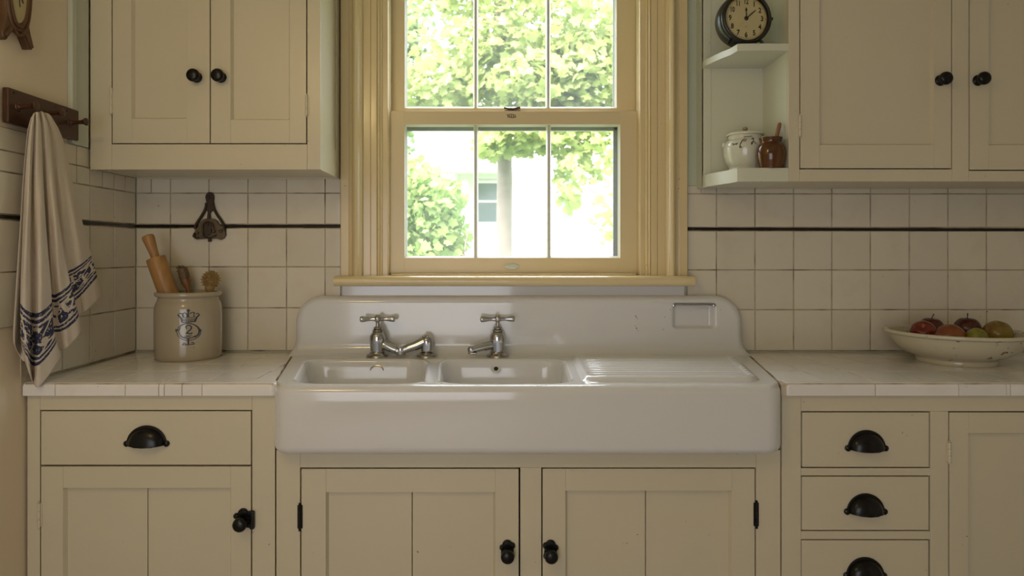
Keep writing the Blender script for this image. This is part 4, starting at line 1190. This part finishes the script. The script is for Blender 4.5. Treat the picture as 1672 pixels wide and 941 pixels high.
rows2 = [
    [(51, 192), (58, 186), (66, 184), (74, 186), (80, 192)],
    [(46, 210), (58, 208), (70, 207), (80, 208), (90, 212)],
    [(42, 245), (58, 246), (75, 246), (88, 244), (100, 240)],
    [(37, 300), (55, 302), (75, 302), (92, 297), (108, 290)],
    [(31, 390), (50, 398), (75, 392), (98, 376), (120, 362)],
    [(26, 470), (45, 480), (70, 466), (95, 438), (125, 410)],
    [(22.5, 530), (35, 548), (50, 540), (80, 500), (125, 440)],
    [(22, 548), (32, 572), (45, 570), (70, 530), (125, 455)],
    [(22.5, 560), (30, 578), (42, 590), (60, 560), (125, 470)],
]
cloth('towel_back', rows2, ts, 60, 110, dep2, 'linen', tw)

# ------------------------------------------------------------------ carved frame high on the left wall
def wm(px, py, d):
    Y = wl(px); return Vector((XW - .006 + d, Y, PZ(py, Y)))
fr = thing('picture_frame', 'carved dark wooden frame with cream oval face, high on left wall', 'picture frame', (XW, wl(20), 2.0))
half = [(22, 52), (27, 53.5), (31, 60), (36, 73), (39, 81), (44.5, 81.5), (46, 76), (45.5, 70), (43.5, 62), (41, 52), (39.5, 42), (39, 32), (40, 26), (43, 18), (44.5, 8), (45.5, -4), (46.5, -20), (46, -40), (42, -58), (36, -72), (28, -80), (22, -84)]
Yc = wl(21)
def yz(px, py):
    Y = wl(px); return (Y - Yc, PZ(py, Y))
H = [yz(*p) for p in half]
outline = H + [(-a, b_) for a, b_ in H[::-1]]
mp = lambda a, b_, d: Vector((XW - .006 + d, Yc + a, b_))
bm = BM(); prism(bm, outline, mp, 0, .024, .006)
zc2 = PZ(-16, Yc); ry, rz = .034, .098
ov = [(ry * math.cos(2 * PI * i / 40), zc2 + rz * math.sin(2 * PI * i / 40)) for i in range(40)]
for k, rr in ((1.14, .0065), (1.42, .005)):
    q = [mp(a * k * (1 if k < 1.3 else 1.05), zc2 + (b_ - zc2) * (k * .97), .024) for a, b_ in ov]; tube(bm, q + [q[0]], rr, 10, False)
for sg in (-1, 1): tube(bm, [mp(sg * (wl(31) - Yc), PZ(52, wl(31)), .022), mp(sg * (wl(36) - Yc), PZ(62, wl(36)), .026), mp(sg * (wl(42) - Yc), PZ(78, wl(42)), .024)], [.004, .007, .006], 10)
mesh_obj('frame', bm, 'framewood', fr)
bm = BM(); prism(bm, ov, mp, .018, .0255, .001)
mesh_obj('oval_face', bm, 'ivory', fr, 'cream oval face')
bm = BM()
for pts, wd in (([(.006, .05), (.002, .02), (-.002, -.02), (.002, -.05)], .004), ([(-.008, .03), (-.006, .0), (-.010, -.03)], .003), ([(.012, .02), (.014, -.02)], .005), ([(-.016, .01), (-.012, -.012)], .003), ([(.010, -.022), (.016, -.034)], .006)):
    ribbon(bm, [(a, zc2 + b_) for a, b_ in pts], wd, mp, .0262)
mesh_obj('face_marks', bm, 'dialink', fr, 'dark marks on the oval face', recalc=False)

# ------------------------------------------------------------------ alarm clock
zsh = PZ(70.5, YU)
Yk = -.262
cxk = PX(1217.5, Yk - .03); rk = .094
zck = zsh + rk + .004
ck = thing('alarm_clock', 'round black alarm clock with cream dial on the upper open shelf', 'clock', (cxk, Yk, zsh))
bm = BM()
axk = Vector((.10, -1, 0)).normalized()
oc = Vector((cxk, Yk, zck))
lathe(bm, sprof([(0, -.048), (.070, -.047), (.084, -.042), (.091, -.030), (.0945, -.010), (.0950, .008), (.0930, .018), (.0905, .022), (.0930, .026), (.0920, .034), (.0865, .040), (.0810, .0395), (.0795, .034), (.0790, .026), (0, .026)], 3), oc, axk, 64)
mesh_obj('case', bm, 'clockcase', ck)
bm = BM(); lathe(bm, [(0, .0272), (.0755, .0272), (.0758, .0268)], oc, axk, 64); di = mesh_obj('dial', bm, 'dial', ck)
bm = BM(); lathe(bm, [(.0750, .0268), (.0765, .0295), (.0785, .0295), (.0798, .0268)], oc, axk, 64); mesh_obj('dial_rim', bm, 'dialrim', ck)
a_k = axk; sk = Vector((1, .10, 0)).normalized(); uk = Vector((0, 0, 1))
def km(a, b_, h): return oc + sk * a + uk * b_ + a_k * (.0274 + h)
bm = BM()
for n in range(1, 13):
    th = PI / 2 - 2 * PI * n / 12; rn = .0595
    text_into(bm, str(n), .0255, rn * math.cos(th), rn * math.sin(th), km, .0003, .85 if n < 10 else .70, .0008)
ribbon(bm, [(.0712 * math.cos(2 * PI * i / 60), .0712 * math.sin(2 * PI * i / 60)) for i in range(60)], .0008, km, .0003, True)
for n in range(12):
    th = 2 * PI * n / 12
    ribbon(bm, [(.0700 * math.cos(th), .0700 * math.sin(th)), (.0735 * math.cos(th), .0735 * math.sin(th))], .0016, km, .0004)
blob(bm, [(.0015 * math.cos(2 * PI * i / 8), -.030 + .0015 * math.sin(2 * PI * i / 8)) for i in range(8)], km, .0004)
mesh_obj('numerals', bm, 'dialink', di, recalc=False)
def hand(name, th, ln, w0, spade):
    bm = BM(); c, s_ = math.cos(th), math.sin(th)
    R2 = lambda a, b_: (a * c - b_ * s_, a * s_ + b_ * c)
    if spade: o_ = [(-.004, -w0), (ln * .62, -w0 * .8), (ln * .68, -w0 * 2.1), (ln * .80, -w0 * 2.0), (ln * .86, -w0), (ln, 0), (ln * .86, w0), (ln * .80, w0 * 2.0), (ln * .68, w0 * 2.1), (ln * .62, w0 * .8), (-.004, w0)]
    else: o_ = [(-.004, -w0 * .8), (ln * .5, -w0 * 1.25), (ln * .85, -w0 * 1.1), (ln, -w0 * .3), (ln, w0 * .3), (ln * .85, w0 * 1.1), (ln * .5, w0 * 1.25), (-.004, w0 * .8)]
    prism(bm, [R2(*p) for p in o_], km, .0025, .0036)
    mesh_obj(name, bm, 'dialink', ck)
hand('hour_hand', math.radians(91.5), .040, .0017, True)
hand('minute_hand', math.radians(40.5), .0475, .0016, False)
bm = BM(); lathe(bm, [(0, .0055), (.005, .005), (.0074, .003), (.0076, .001)], km(0, 0, 0), axk, 20); mesh_obj('hub', bm, 'dialink', ck)
bm = BM(); th = math.radians(229); ribbon(bm, [(0, 0), (.040 * math.cos(th), .040 * math.sin(th))], .0007, km, .002); mesh_obj('alarm_hand', bm, 'dialrim', ck, recalc=False)
for sg in (-1, 1):
    bm = BM()
    tube(bm, [oc + sk * sg * .052 + uk * -.072 + a_k * .020, oc + sk * sg * .062 + uk * -.086 + a_k * .026, oc + sk * sg * .069 + uk * (-rk - .0015) + a_k * .030], [.006, .0045, .0032], 10)
    mesh_obj('leg', bm, 'clockcase', ck)
bm = BM(); lathe(bm, [(0, 0), (.006, 0), (.006, .01), (0, .011)], oc + sk * .092 + uk * .004 + a_k * .02, (1, 0, 0), 14); mesh_obj('winding_knob', bm, 'clockcase', ck)

# ------------------------------------------------------------------ jar, pot, spoon on the lower open shelf
zs_ = PZ(274, YU)
Yj = -.166
jx = PX(1216.5, Yj)
jr = thing('lidded_jar', 'ivory lidded jar with grey flower decoration on the lower open shelf', 'jar', (jx, Yj, zs_))
k = S(Yj)
bm = BM()
prof = [(0, .001), (.056, 0), (.0595, .002), (.0600, .010), (.0575, .016), (.0610, .024), (.0690, .038), (.0755, .060), (.0785, .082), (.0780, .100), (.0720, .114), (.0620, .122), (.0600, .127), (.0600, .136), (.058, .138), (.055, .13), (.06, .11), (.07, .08), (.06, .03), (0, .015)]
lathe(bm, sprof(prof, 3), (jx, Yj, zs_), segs=60)
for sg in (-1, 1): lathe(bm, sprof([(.010, 0), (.0105, .006), (.008, .010), (0, .0115)], 3), (jx + sg * .0745, Yj, zs_ + .103), (sg, 0, .1), 18)
jb = mesh_obj('jar_body', bm, 'jar', jr)
bm = BM(); lathe(bm, sprof([(.056, .136), (.066, .1375), (.0680, .140), (.0680, .1445), (.0645, .147), (.052, .1485), (.045, .151), (.02, .153), (.012, .154)], 2), (jx, Yj, zs_), segs=60)
lid = mesh_obj('lid', bm, 'jar', jr)
bm = BM(); lathe(bm, sprof([(.008, .152), (.006, .157), (.009, .161), (.0100, .166), (.0070, .171), (0, .172)], 3), (jx, Yj, zs_), segs=20); mesh_obj('lid_knob', bm, 'lidknob', lid, 'tan lid knob')
def jm(zx, zy, h):
    px = 1170 + zx / 9.9; py = 185 + zy / 9.9
    zz = zs_ + (271.5 - py) / k * .985
    hz = zz - zs_
    P = [(.038, .0690), (.060, .0755), (.082, .0785), (.100, .0780), (.114, .0720), (.122, .0620), (.13, .060)]
    r = P[0][1]
    for (h0, r0_), (h1, r1_) in zip(P, P[1:]):
        if h0 <= hz <= h1: r = lerp(r0_, r1_, (hz - h0) / (h1 - h0))
    r += .0012 + h
    sn = max(-.95, min(.95, (px - 1216.5) / k / r)); th = math.asin(sn)
    return Vector((jx + r * math.sin(th), Yj - r * math.cos(th), zz))
bm = BM()
J = lambda pts, wd: ribbon(bm, pts, wd, jm, .0003)
J([(270, 490), (280, 430), (310, 375), (350, 345), (375, 355), (355, 380), (325, 385)], 14); J([(350, 308), (420, 306), (480, 298)], 9)
J([(180, 410), (215, 425), (250, 410)], 14); J([(190, 440), (205, 420), (240, 432)], 12); J([(440, 440), (470, 390), (480, 340), (500, 350)], 13); J([(480, 390), (505, 435)], 13); J([(450, 360), (490, 330)], 10)
blob(bm, [(430, 450), (430, 415), (455, 395), (462, 420), (445, 450)], jm, .0004); blob(bm, [(262, 470), (285, 455), (300, 480), (290, 500), (270, 490)], jm, .0004); blob(bm, [(515, 430), (532, 438), (525, 445)], jm, .0004)
blob(bm, [(455, 340), (480, 325), (500, 335), (480, 355)], jm, .0004)
mesh_obj('flower_decoration', bm, 'jarink', jb, 'grey brown flower sprig', recalc=False)
Yp = -.284; px_ = PX(1258.5, Yp)
pt = thing('brown_pot', 'small glossy brown pot beside the ivory jar on open shelf', 'pot', (px_, Yp, zs_))
bm = BM()
lathe(bm, sprof([(0, .001), (.038, 0), (.0410, .002), (.0440, .012), (.0490, .030), (.0515, .050), (.0500, .070), (.0440, .084), (.0375, .091), (.0365, .096), (.0385, .104), (.0405, .109), (.0395, .1115), (.0355, .110), (.033, .10), (.035, .088), (.044, .07), (.045, .04), (.03, .01), (0, .008)], 3), (px_, Yp, zs_), segs=52)
mesh_obj('pot_body', bm, 'treacle', pt)
p1 = Vector((PX(1274.5, Yp), Yp + .005, PZ(200, Yp))); p0 = Vector((px_ + .0, Yp + .01, zs_ + .012))
sp = thing('wooden_spoon', 'brown wooden spoon handle leaning out of the small brown pot', 'spoon', p0)
d = p1 - p0
bm = BM(); tube(bm, [p0 + d * t for t in (0.02, .1, .25, .5, .8, .92, .98, 1.0)], [.009, .012, .0075, .0062, .0070, .0072, .006, .003], 14)
tag(mesh_obj('spoon', bm, 'spoonwood', sp), None)

# ------------------------------------------------------------------ bowl of apples
bx, by = PX(1562, -.245), -.242
bw = thing('fruit_bowl', 'wide cream stoneware bowl holding apples on the right countertop', 'bowl', (bx, by, ZT))
bm = BM()
lathe(bm, sprof([(0, .006), (.115, .004), (.122, 0), (.127, .001), (.128, .010), (.128, .017), (.140, .023), (.165, .034), (.190, .053), (.206, .075), (.214, .094), (.216, .099), (.226, .101), (.2325, .105), (.2335, .110), (.2300, .1145), (.2220, .1150), (.2120, .110), (.205, .097), (.192, .075), (.172, .055), (.140, .042), (.09, .036), (0, .034)], 3), (bx, by, ZT), segs=96)
mesh_obj('bowl_body', bm, 'bowl', bw)
def apple(name, label, x, y, z, r, mat, tilt, stem=True, sq=.92, stem_dir=None, group='apples in the bowl'):
    a = thing('apple', label, 'apple', (x, y, z - r * sq), group)
    bm = BM()
    pr = []
    for i in range(25):
        th = PI * i / 24
        rr = r * math.sin(th) * (1 + .05 * math.cos(th)); h = r * sq * -math.cos(th)
        if th > PI * .82: h -= r * .30 * ((th - PI * .82) / (PI * .18)) ** 1.5
        if th < PI * .14: h += r * .14 * (1 - th / (PI * .14)) ** 1.5
        pr.append((rr if 0 < i < 24 else 0, h))
    ax = Vector(tilt).normalized()
    lathe(bm, pr, (x, y, z), ax, 36)
    for v in bm.verts:
        d = v.co - Vector((x, y, z)); v.co += d * .018 * math.sin(5 * math.atan2(d.y, d.x)) * max(0, -d.z / r + .3)
    body = mesh_obj('fruit', bm, mat, a, ang=0)
    if stem:
        bm = BM(); c = Vector((x, y, z)) + ax * r * (sq - .32)
        q = Vector(stem_dir or (.2, 0, 1)).normalized()
        tube(bm, [c, c + ax * .014, c + ax * .016 + q * .013], [.0016, .0015, .0020], 8)
        mesh_obj('stem', bm, 'stem', a)
    return a
apple('apple', 'small dark red apple at the back left of bowl, stem up', PX(1519, -.15), -.155, 1.032, .046, 'apple_dark', (.05, -.05, 1), True, .94, (.7, 0, 1))
apple('apple', 'shiny red apple nearest the left rim of the bowl', PX(1507.5, -.235), -.235, 1.028, .043, 'apple_red', (-.4, -.6, .5), False, .94)
apple('apple', 'orange-red apple at the front middle of the bowl', PX(1551, -.325), -.325, 1.019, .050, 'apple_orange', (.1, .5, .8), False, .95)
apple('apple', 'dark red apple at the back middle of bowl, short stem up', PX(1580, -.17), -.168, 1.033, .047, 'apple_dark', (.0, -.02, 1), True, .94, (.05, 0, 1))
apple('apple', 'little yellow-green apple in front, between two red apples', PX(1596, -.365), -.362, 1.024, .034, 'apple_green', (.1, -.5, .8), False, .98)
apple('apple', 'green apple with red blush at the right side of bowl', PX(1629, -.25), -.25, 1.025, .048, 'apple_blush', (.1, -.3, .9), False, .97)

# ------------------------------------------------------------------ outside
bm = BM(); box(bm, -40, 40, .4, 60, -.6, -.5, 0); struct('ground', bm, 'grass', 'lawn outside the window', 'ground')
YH = 8.0
hx = lambda px, Y=YH: PX(px, Y)
hz = lambda py, Y=YH: PZ(py, Y)
hs = thing('house', 'white clapboard neighbouring house seen through the window', 'house', (hx(850), YH, -.5))
def siding(bm, x0, x1, z0, z1, y, step=.135):
    z = z0
    while z < z1:
        zz = min(z + step, z1)
        vs = [bm.verts.new(p) for p in ((x0, y - .028, z), (x1, y - .028, z), (x1, y, zz), (x0, y, zz))]; bm.faces.new(vs)
        vs = [bm.verts.new(p) for p in ((x0, y, z), (x1, y, z), (x1, y - .028, z), (x0, y - .028, z))]; bm.faces.new(vs)
        z = zz
    box(bm, x0, x1, y, y + .15, z0, z1, 0)
bm = BM(); siding(bm, hx(742), hx(1100), -.5, hz(215), YH); siding(bm, hx(698), hx(900), hz(272), hz(150), YH - .02)
siding(bm, hx(900), hx(1100), hz(215), hz(60), YH)
mesh_obj('wall', bm, 'siding', hs)
bm = BM()
box(bm, hx(837), hx(846), YH - .06, YH, -.5, hz(270), .01); box(bm, hx(696), hx(704), YH - .08, YH, hz(272), hz(150), .01); box(bm, hx(742), hx(748), YH - .06, YH, -.5, hz(285), .01)
mesh_obj('corner_board', bm, 'siding', hs)
bm = BM(); prism(bm, [(YH, hz(262)), (YH - 1.3, hz(290)), (YH - 1.3, hz(296)), (YH, hz(285))], lambda a, b_, d: Vector((d, a, b_)), hx(690), hx(838))
mesh_obj('porch_roof', bm, 'sidinggrey', hs, 'grey porch roof')
bm = BM(); Yq = YH - 1.15; box(bm, PX(754, Yq), PX(763, Yq), Yq, Yq + .12, -.5, PZ(296, Yq), .01); mesh_obj('porch_post', bm, 'siding', hs)
bm = BM(); box(bm, hx(776), hx(816), YH - .05, YH, hz(368), hz(295), .01); wf = mesh_obj('window', bm, 'siding', hs)
bm = BM(); box(bm, hx(781), hx(812), YH - .058, YH - .03, hz(363), hz(300), 0); mesh_obj('pane', bm, 'farglass', wf)
bm = BM(); box(bm, hx(781), hx(812), YH - .07, YH - .05, hz(331), hz(328), 0); mesh_obj('meeting_rail', bm, 'siding', wf)
bm = BM(); box(bm, hx(912), hx(945), YH - .05, YH, hz(362), hz(270), .01); wf = mesh_obj('window', bm, 'siding', hs)
bm = BM(); box(bm, hx(916), hx(930), YH - .058, YH - .03, hz(358), hz(275), 0); mesh_obj('pane', bm, 'farglass', wf)
bm = BM(); box(bm, hx(931), hx(946), YH - .07, YH - .02, hz(360), hz(270), .01); mesh_obj('shutter', bm, 'shutter', hs, 'grey green shutter')
bm = BM(); prism(bm, [(YH - .35, hz(60)), (YH + 4, hz(60) + 2.2), (YH + 4, hz(60) + 2.35), (YH - .35, hz(60) + .12)], lambda a, b_, d: Vector((d, a, b_)), hx(890), hx(1110)); mesh_obj('roof', bm, 'roof', hs)
bm = BM(); prism(bm, [(YH - .3, hz(150)), (YH + 4, hz(150) + 1.6), (YH + 4, hz(150) + 1.75), (YH - .3, hz(150) + .12)], lambda a, b_, d: Vector((d, a, b_)), hx(690), hx(905)); mesh_obj('roof', bm, 'roof', hs)

LEAF = [(0, -.5), (.16, -.36), (.42, -.30), (.30, -.06), (.50, .12), (.22, .20), (0, .52), (-.22, .20), (-.50, .12), (-.30, -.06), (-.42, -.30), (-.16, -.36)]
def leaves(bm, blobs, n, size, rnd, droop=.5):
    tot = sum(b_[3] for b_ in blobs)
    for cx, cy, cz, wt, rx, ry_, rz_ in blobs:
        for _ in range(int(n * wt / tot)):
            while True:
                p = Vector((rnd.uniform(-1, 1), rnd.uniform(-1, 1), rnd.uniform(-1, 1)))
                if p.length < 1 and rnd.random() < .35 + p.length * .65: break
            c = Vector((cx + p.x * rx, cy + p.y * ry_, cz + p.z * rz_))
            nn = Vector((rnd.gauss(0, .6), rnd.gauss(-.5, .6), rnd.gauss(.6, .5))).normalized()
            a_, u_, w_ = basis(nn); an = rnd.uniform(0, 2 * PI); s_ = size * rnd.uniform(.6, 1.25)
            e1 = u_ * math.cos(an) + w_ * math.sin(an); e2 = nn.cross(e1)
            bm.faces.new([bm.verts.new(c + (e1 * a + e2 * b_) * s_ + nn * (abs(a) * -.25 * s_)) for a, b_ in LEAF])
rnd = random.Random(11)
def pb(px, py, Y, wt, rx, rz_, ry_=.5): return (PX(px, Y), Y, PZ(py, Y), wt, rx, ry_, rz_)
# maple in front of the house
Ym = 4.0
mp_ = thing('maple_tree', 'leafy tree with a grey trunk in front of the white house', 'tree', (PX(824, Ym), Ym, -.5))
bm = BM()
xt = PX(824, Ym)
q = smooth_pts([(xt + .02, Ym, -.5), (xt, Ym, .6), (PX(823, Ym), Ym, 1.32), (PX(824, Ym), Ym, PZ(250, Ym)), (PX(822, Ym), Ym, PZ(150, Ym)), (PX(818, Ym), Ym, PZ(60, Ym)), (PX(815, Ym), Ym, PZ(-60, Ym)), (PX(812, Ym), Ym, 5.5)], 5)
tube(bm, q, [lerp(.085, .06, i / (len(q) - 1)) for i in range(len(q))], 16)
mesh_obj('trunk', bm, 'bark', mp_)
for pts, r in (([(820, 140), (840, 60), (870, 0), (900, -60)], .034), ([(823, 190), (870, 160), (930, 150), (990, 120)], .020), ([(822, 175), (770, 140), (720, 110), (670, 105)], .022), ([(820, 110), (790, 40), (760, -20)], .03), ([(824, 235), (880, 230), (930, 250), (975, 300), (1000, 370)], .010), ([(824, 250), (800, 235), (770, 235)], .008)):
    bm = BM(); q = smooth_pts([(PX(a, Ym - .15 * i), Ym - .15 * i, PZ(b_, Ym - .15 * i)) for i, (a, b_) in enumerate(pts)], 4)
    tube(bm, q, [lerp(r, r * .35, i / (len(q) - 1)) for i in range(len(q))], 8); mesh_obj('branch', bm, 'bark', mp_)
bm = BM()
leaves(bm, [pb(905, 60, Ym - .4, 1.3, .75, .60), pb(960, 130, Ym - .5, 1.2, .6, .42), pb(880, 140, Ym - .6, .8, .45, .3), pb(720, 150, Ym - .3, .8, .55, .30), pb(690, 30, Ym, .22, .5, .5), pb(800, -40, Ym, .9, .9, .45),
            pb(850, 225, Ym - .5, .35, .35, .16), pb(930, 225, Ym - .6, .30, .36, .20), pb(930, 295, Ym - .7, .12, .13, .30), pb(985, 240, Ym - .8, .13, .26, .30), pb(985, 330, Ym - .8, .045, .16, .38), pb(800, 240, Ym - .5, .12, .16, .12), pb(780, 90, Ym - .2, .45, .4, .35)], 7600, .10, rnd)
mesh_obj('foliage', bm, 'leaf', mp_, recalc=False)
# shrub at the lower left of the window
Yb = 2.6
sh = thing('shrub', 'bright green shrub at lower left outside the window', 'shrub', (PX(690, Yb), Yb, -.5))
bm = BM()
for k in range(7):
    a = rnd.uniform(-.25, .25); tube(bm, [(PX(690, Yb) + a * .3, Yb, -.5), (PX(690, Yb) + a, Yb + rnd.uniform(-.2, .2), .5), (PX(690, Yb) + a * 1.7, Yb + rnd.uniform(-.3, .3), 1.5)], [.018, .014, .006], 8)
mesh_obj('stems', bm, 'bark', sh)
bm = BM(); leaves(bm, [pb(680, 390, Yb, 1.2, .42, .38), pb(700, 330, Yb, .8, .30, .26), pb(665, 300, Yb, .5, .26, .22), pb(715, 395, Yb, .5, .22, .3), pb(690, 520, Yb, 1.2, .55, .5)], 2600, .085, rnd)
mesh_obj('foliage', bm, 'leaf_shrub', sh, recalc=False)
# trees beyond the house
def far_tree(px, Y, label, spread, top_py, n, size=.2):
    t = thing('background_tree', label, 'tree', (PX(px, Y), Y, -.5), 'trees beyond the house')
    bm = BM(); x = PX(px, Y); zt3 = PZ(top_py, Y)
    tube(bm, [(x, Y, -.5), (x + .1, Y, zt3 * .5), (x + .05, Y, zt3 * .95)], [.16, .12, .03], 10); mesh_obj('trunk', bm, 'bark', t)
    bm = BM(); bl = []
    for k in range(9):
        an = rnd.uniform(0, 2 * PI); rr = rnd.uniform(.1, .75) * spread; hh = rnd.uniform(.42, .98)
        bl.append((x + rr * math.cos(an), Y + rr * .6 * math.sin(an), zt3 * hh, 1, spread * .5, spread * .5, zt3 * .13))
    leaves(bm, bl, n, size, rnd); mesh_obj('foliage', bm, 'leaf_far', t, recalc=False)
far_tree(640, 15.0, 'soft green tree at the left edge of the window, behind the shrub', 1.3, 20, 2400, .2)
far_tree(770, 14.0, 'pale tree behind the house, left of the grey trunk', 1.3, -60, 1700, .2)
far_tree(1000, 13.5, 'pale tree rising behind the house at the right of the window', 1.9, -120, 3000, .24)

# ------------------------------------------------------------------ light
wd = bpy.data.worlds.new('overcast sky'); SC.world = wd; wd.use_nodes = True
nt = wd.node_tree; bg = nt.nodes['Background']
sk_ = nt.nodes.new('ShaderNodeTexSky'); sk_.sky_type = 'NISHITA'; sk_.sun_disc = False; sk_.sun_elevation = math.radians(50); sk_.sun_rotation = math.radians(200); sk_.air_density = .6; sk_.dust_density = 4
mixn = nt.nodes.new('ShaderNodeMix'); mixn.data_type = 'RGBA'; mixn.inputs[0].default_value = .12
mixn.inputs[6].default_value = (.95, .975, 1.0, 1)
nt.links.new(sk_.outputs[0], mixn.inputs[7]); nt.links.new(mixn.outputs[2], bg.inputs[0]); tcw = nt.nodes.new('ShaderNodeTexCoord'); sxyz = nt.nodes.new('ShaderNodeSeparateXYZ'); nt.links.new(tcw.outputs['Generated'], sxyz.inputs[0])
nt.links.new(M_(nt, 'MULTIPLY', M_(nt, 'ADD', M_(nt, 'MULTIPLY', M_(nt, 'MAXIMUM', sxyz.outputs[2], 0.0), 3.6), 1.0), 2.3), bg.inputs[1])
def light(name, kind, loc, target, energy, color, **kw):
    l = bpy.data.lights.new(name, kind); l.energy = energy; l.color = color
    for k_, v in kw.items(): setattr(l, k_, v)
    o = bpy.data.objects.new(name, l); COL.objects.link(o); o.location = loc
    o.rotation_euler = (Vector(target) - Vector(loc)).to_track_quat('-Z', 'Y').to_euler()
    return o
light('sun', 'SUN', (-6, -10, 14), (0, 4, 0), 0.8, (1, .96, .86), angle=math.radians(4))
light('room_fill_light', 'AREA', (-1.0, -4.3, 1.05), (.1, -.3, .8), 30.5, (.95, .98, 1.06), shape='RECTANGLE', size=2.4, size_y=1.7)  # added cool fill behind the camera; the front wall has no window
light('warm_fill_lamp', 'POINT', (-1.0, -2.35, 2.35), (-1.0, -2.35, 0), 10.5, (1.0, .75, .31), shadow_soft_size=.14)  # added unseen warm fill for the upper cabinets; no fixture hangs here
po = light('window_portal', 'AREA', (.07, .19, 1.85), (.07, -1, 1.85), 1, (1, 1, 1), shape='RECTANGLE', size=1.05, size_y=1.35)
po.data.cycles.is_portal = True

# ------------------------------------------------------------------ camera
cd = bpy.data.cameras.new('camera'); cam = bpy.data.objects.new('camera', cd); COL.objects.link(cam)
cam.location = (0, CY, ZC); cam.rotation_euler = (PI / 2, 0, 0)
cd.sensor_width = 36; cd.lens = 36 * F / 1672
cd.shift_x = (836 - VX) / 1672; cd.shift_y = -(470.5 - VY) / 1672
cd.dof.use_dof = True; cd.dof.focus_distance = 2.35; cd.dof.aperture_fstop = 3.2
cd.clip_start = .05; cd.clip_end = 200
SC.camera = cam
SC.view_settings.view_transform = 'Standard'; SC.view_settings.look = 'None'
SC.view_settings.exposure = 0.17; SC.view_settings.gamma = 1; SC.view_settings.use_curve_mapping = False
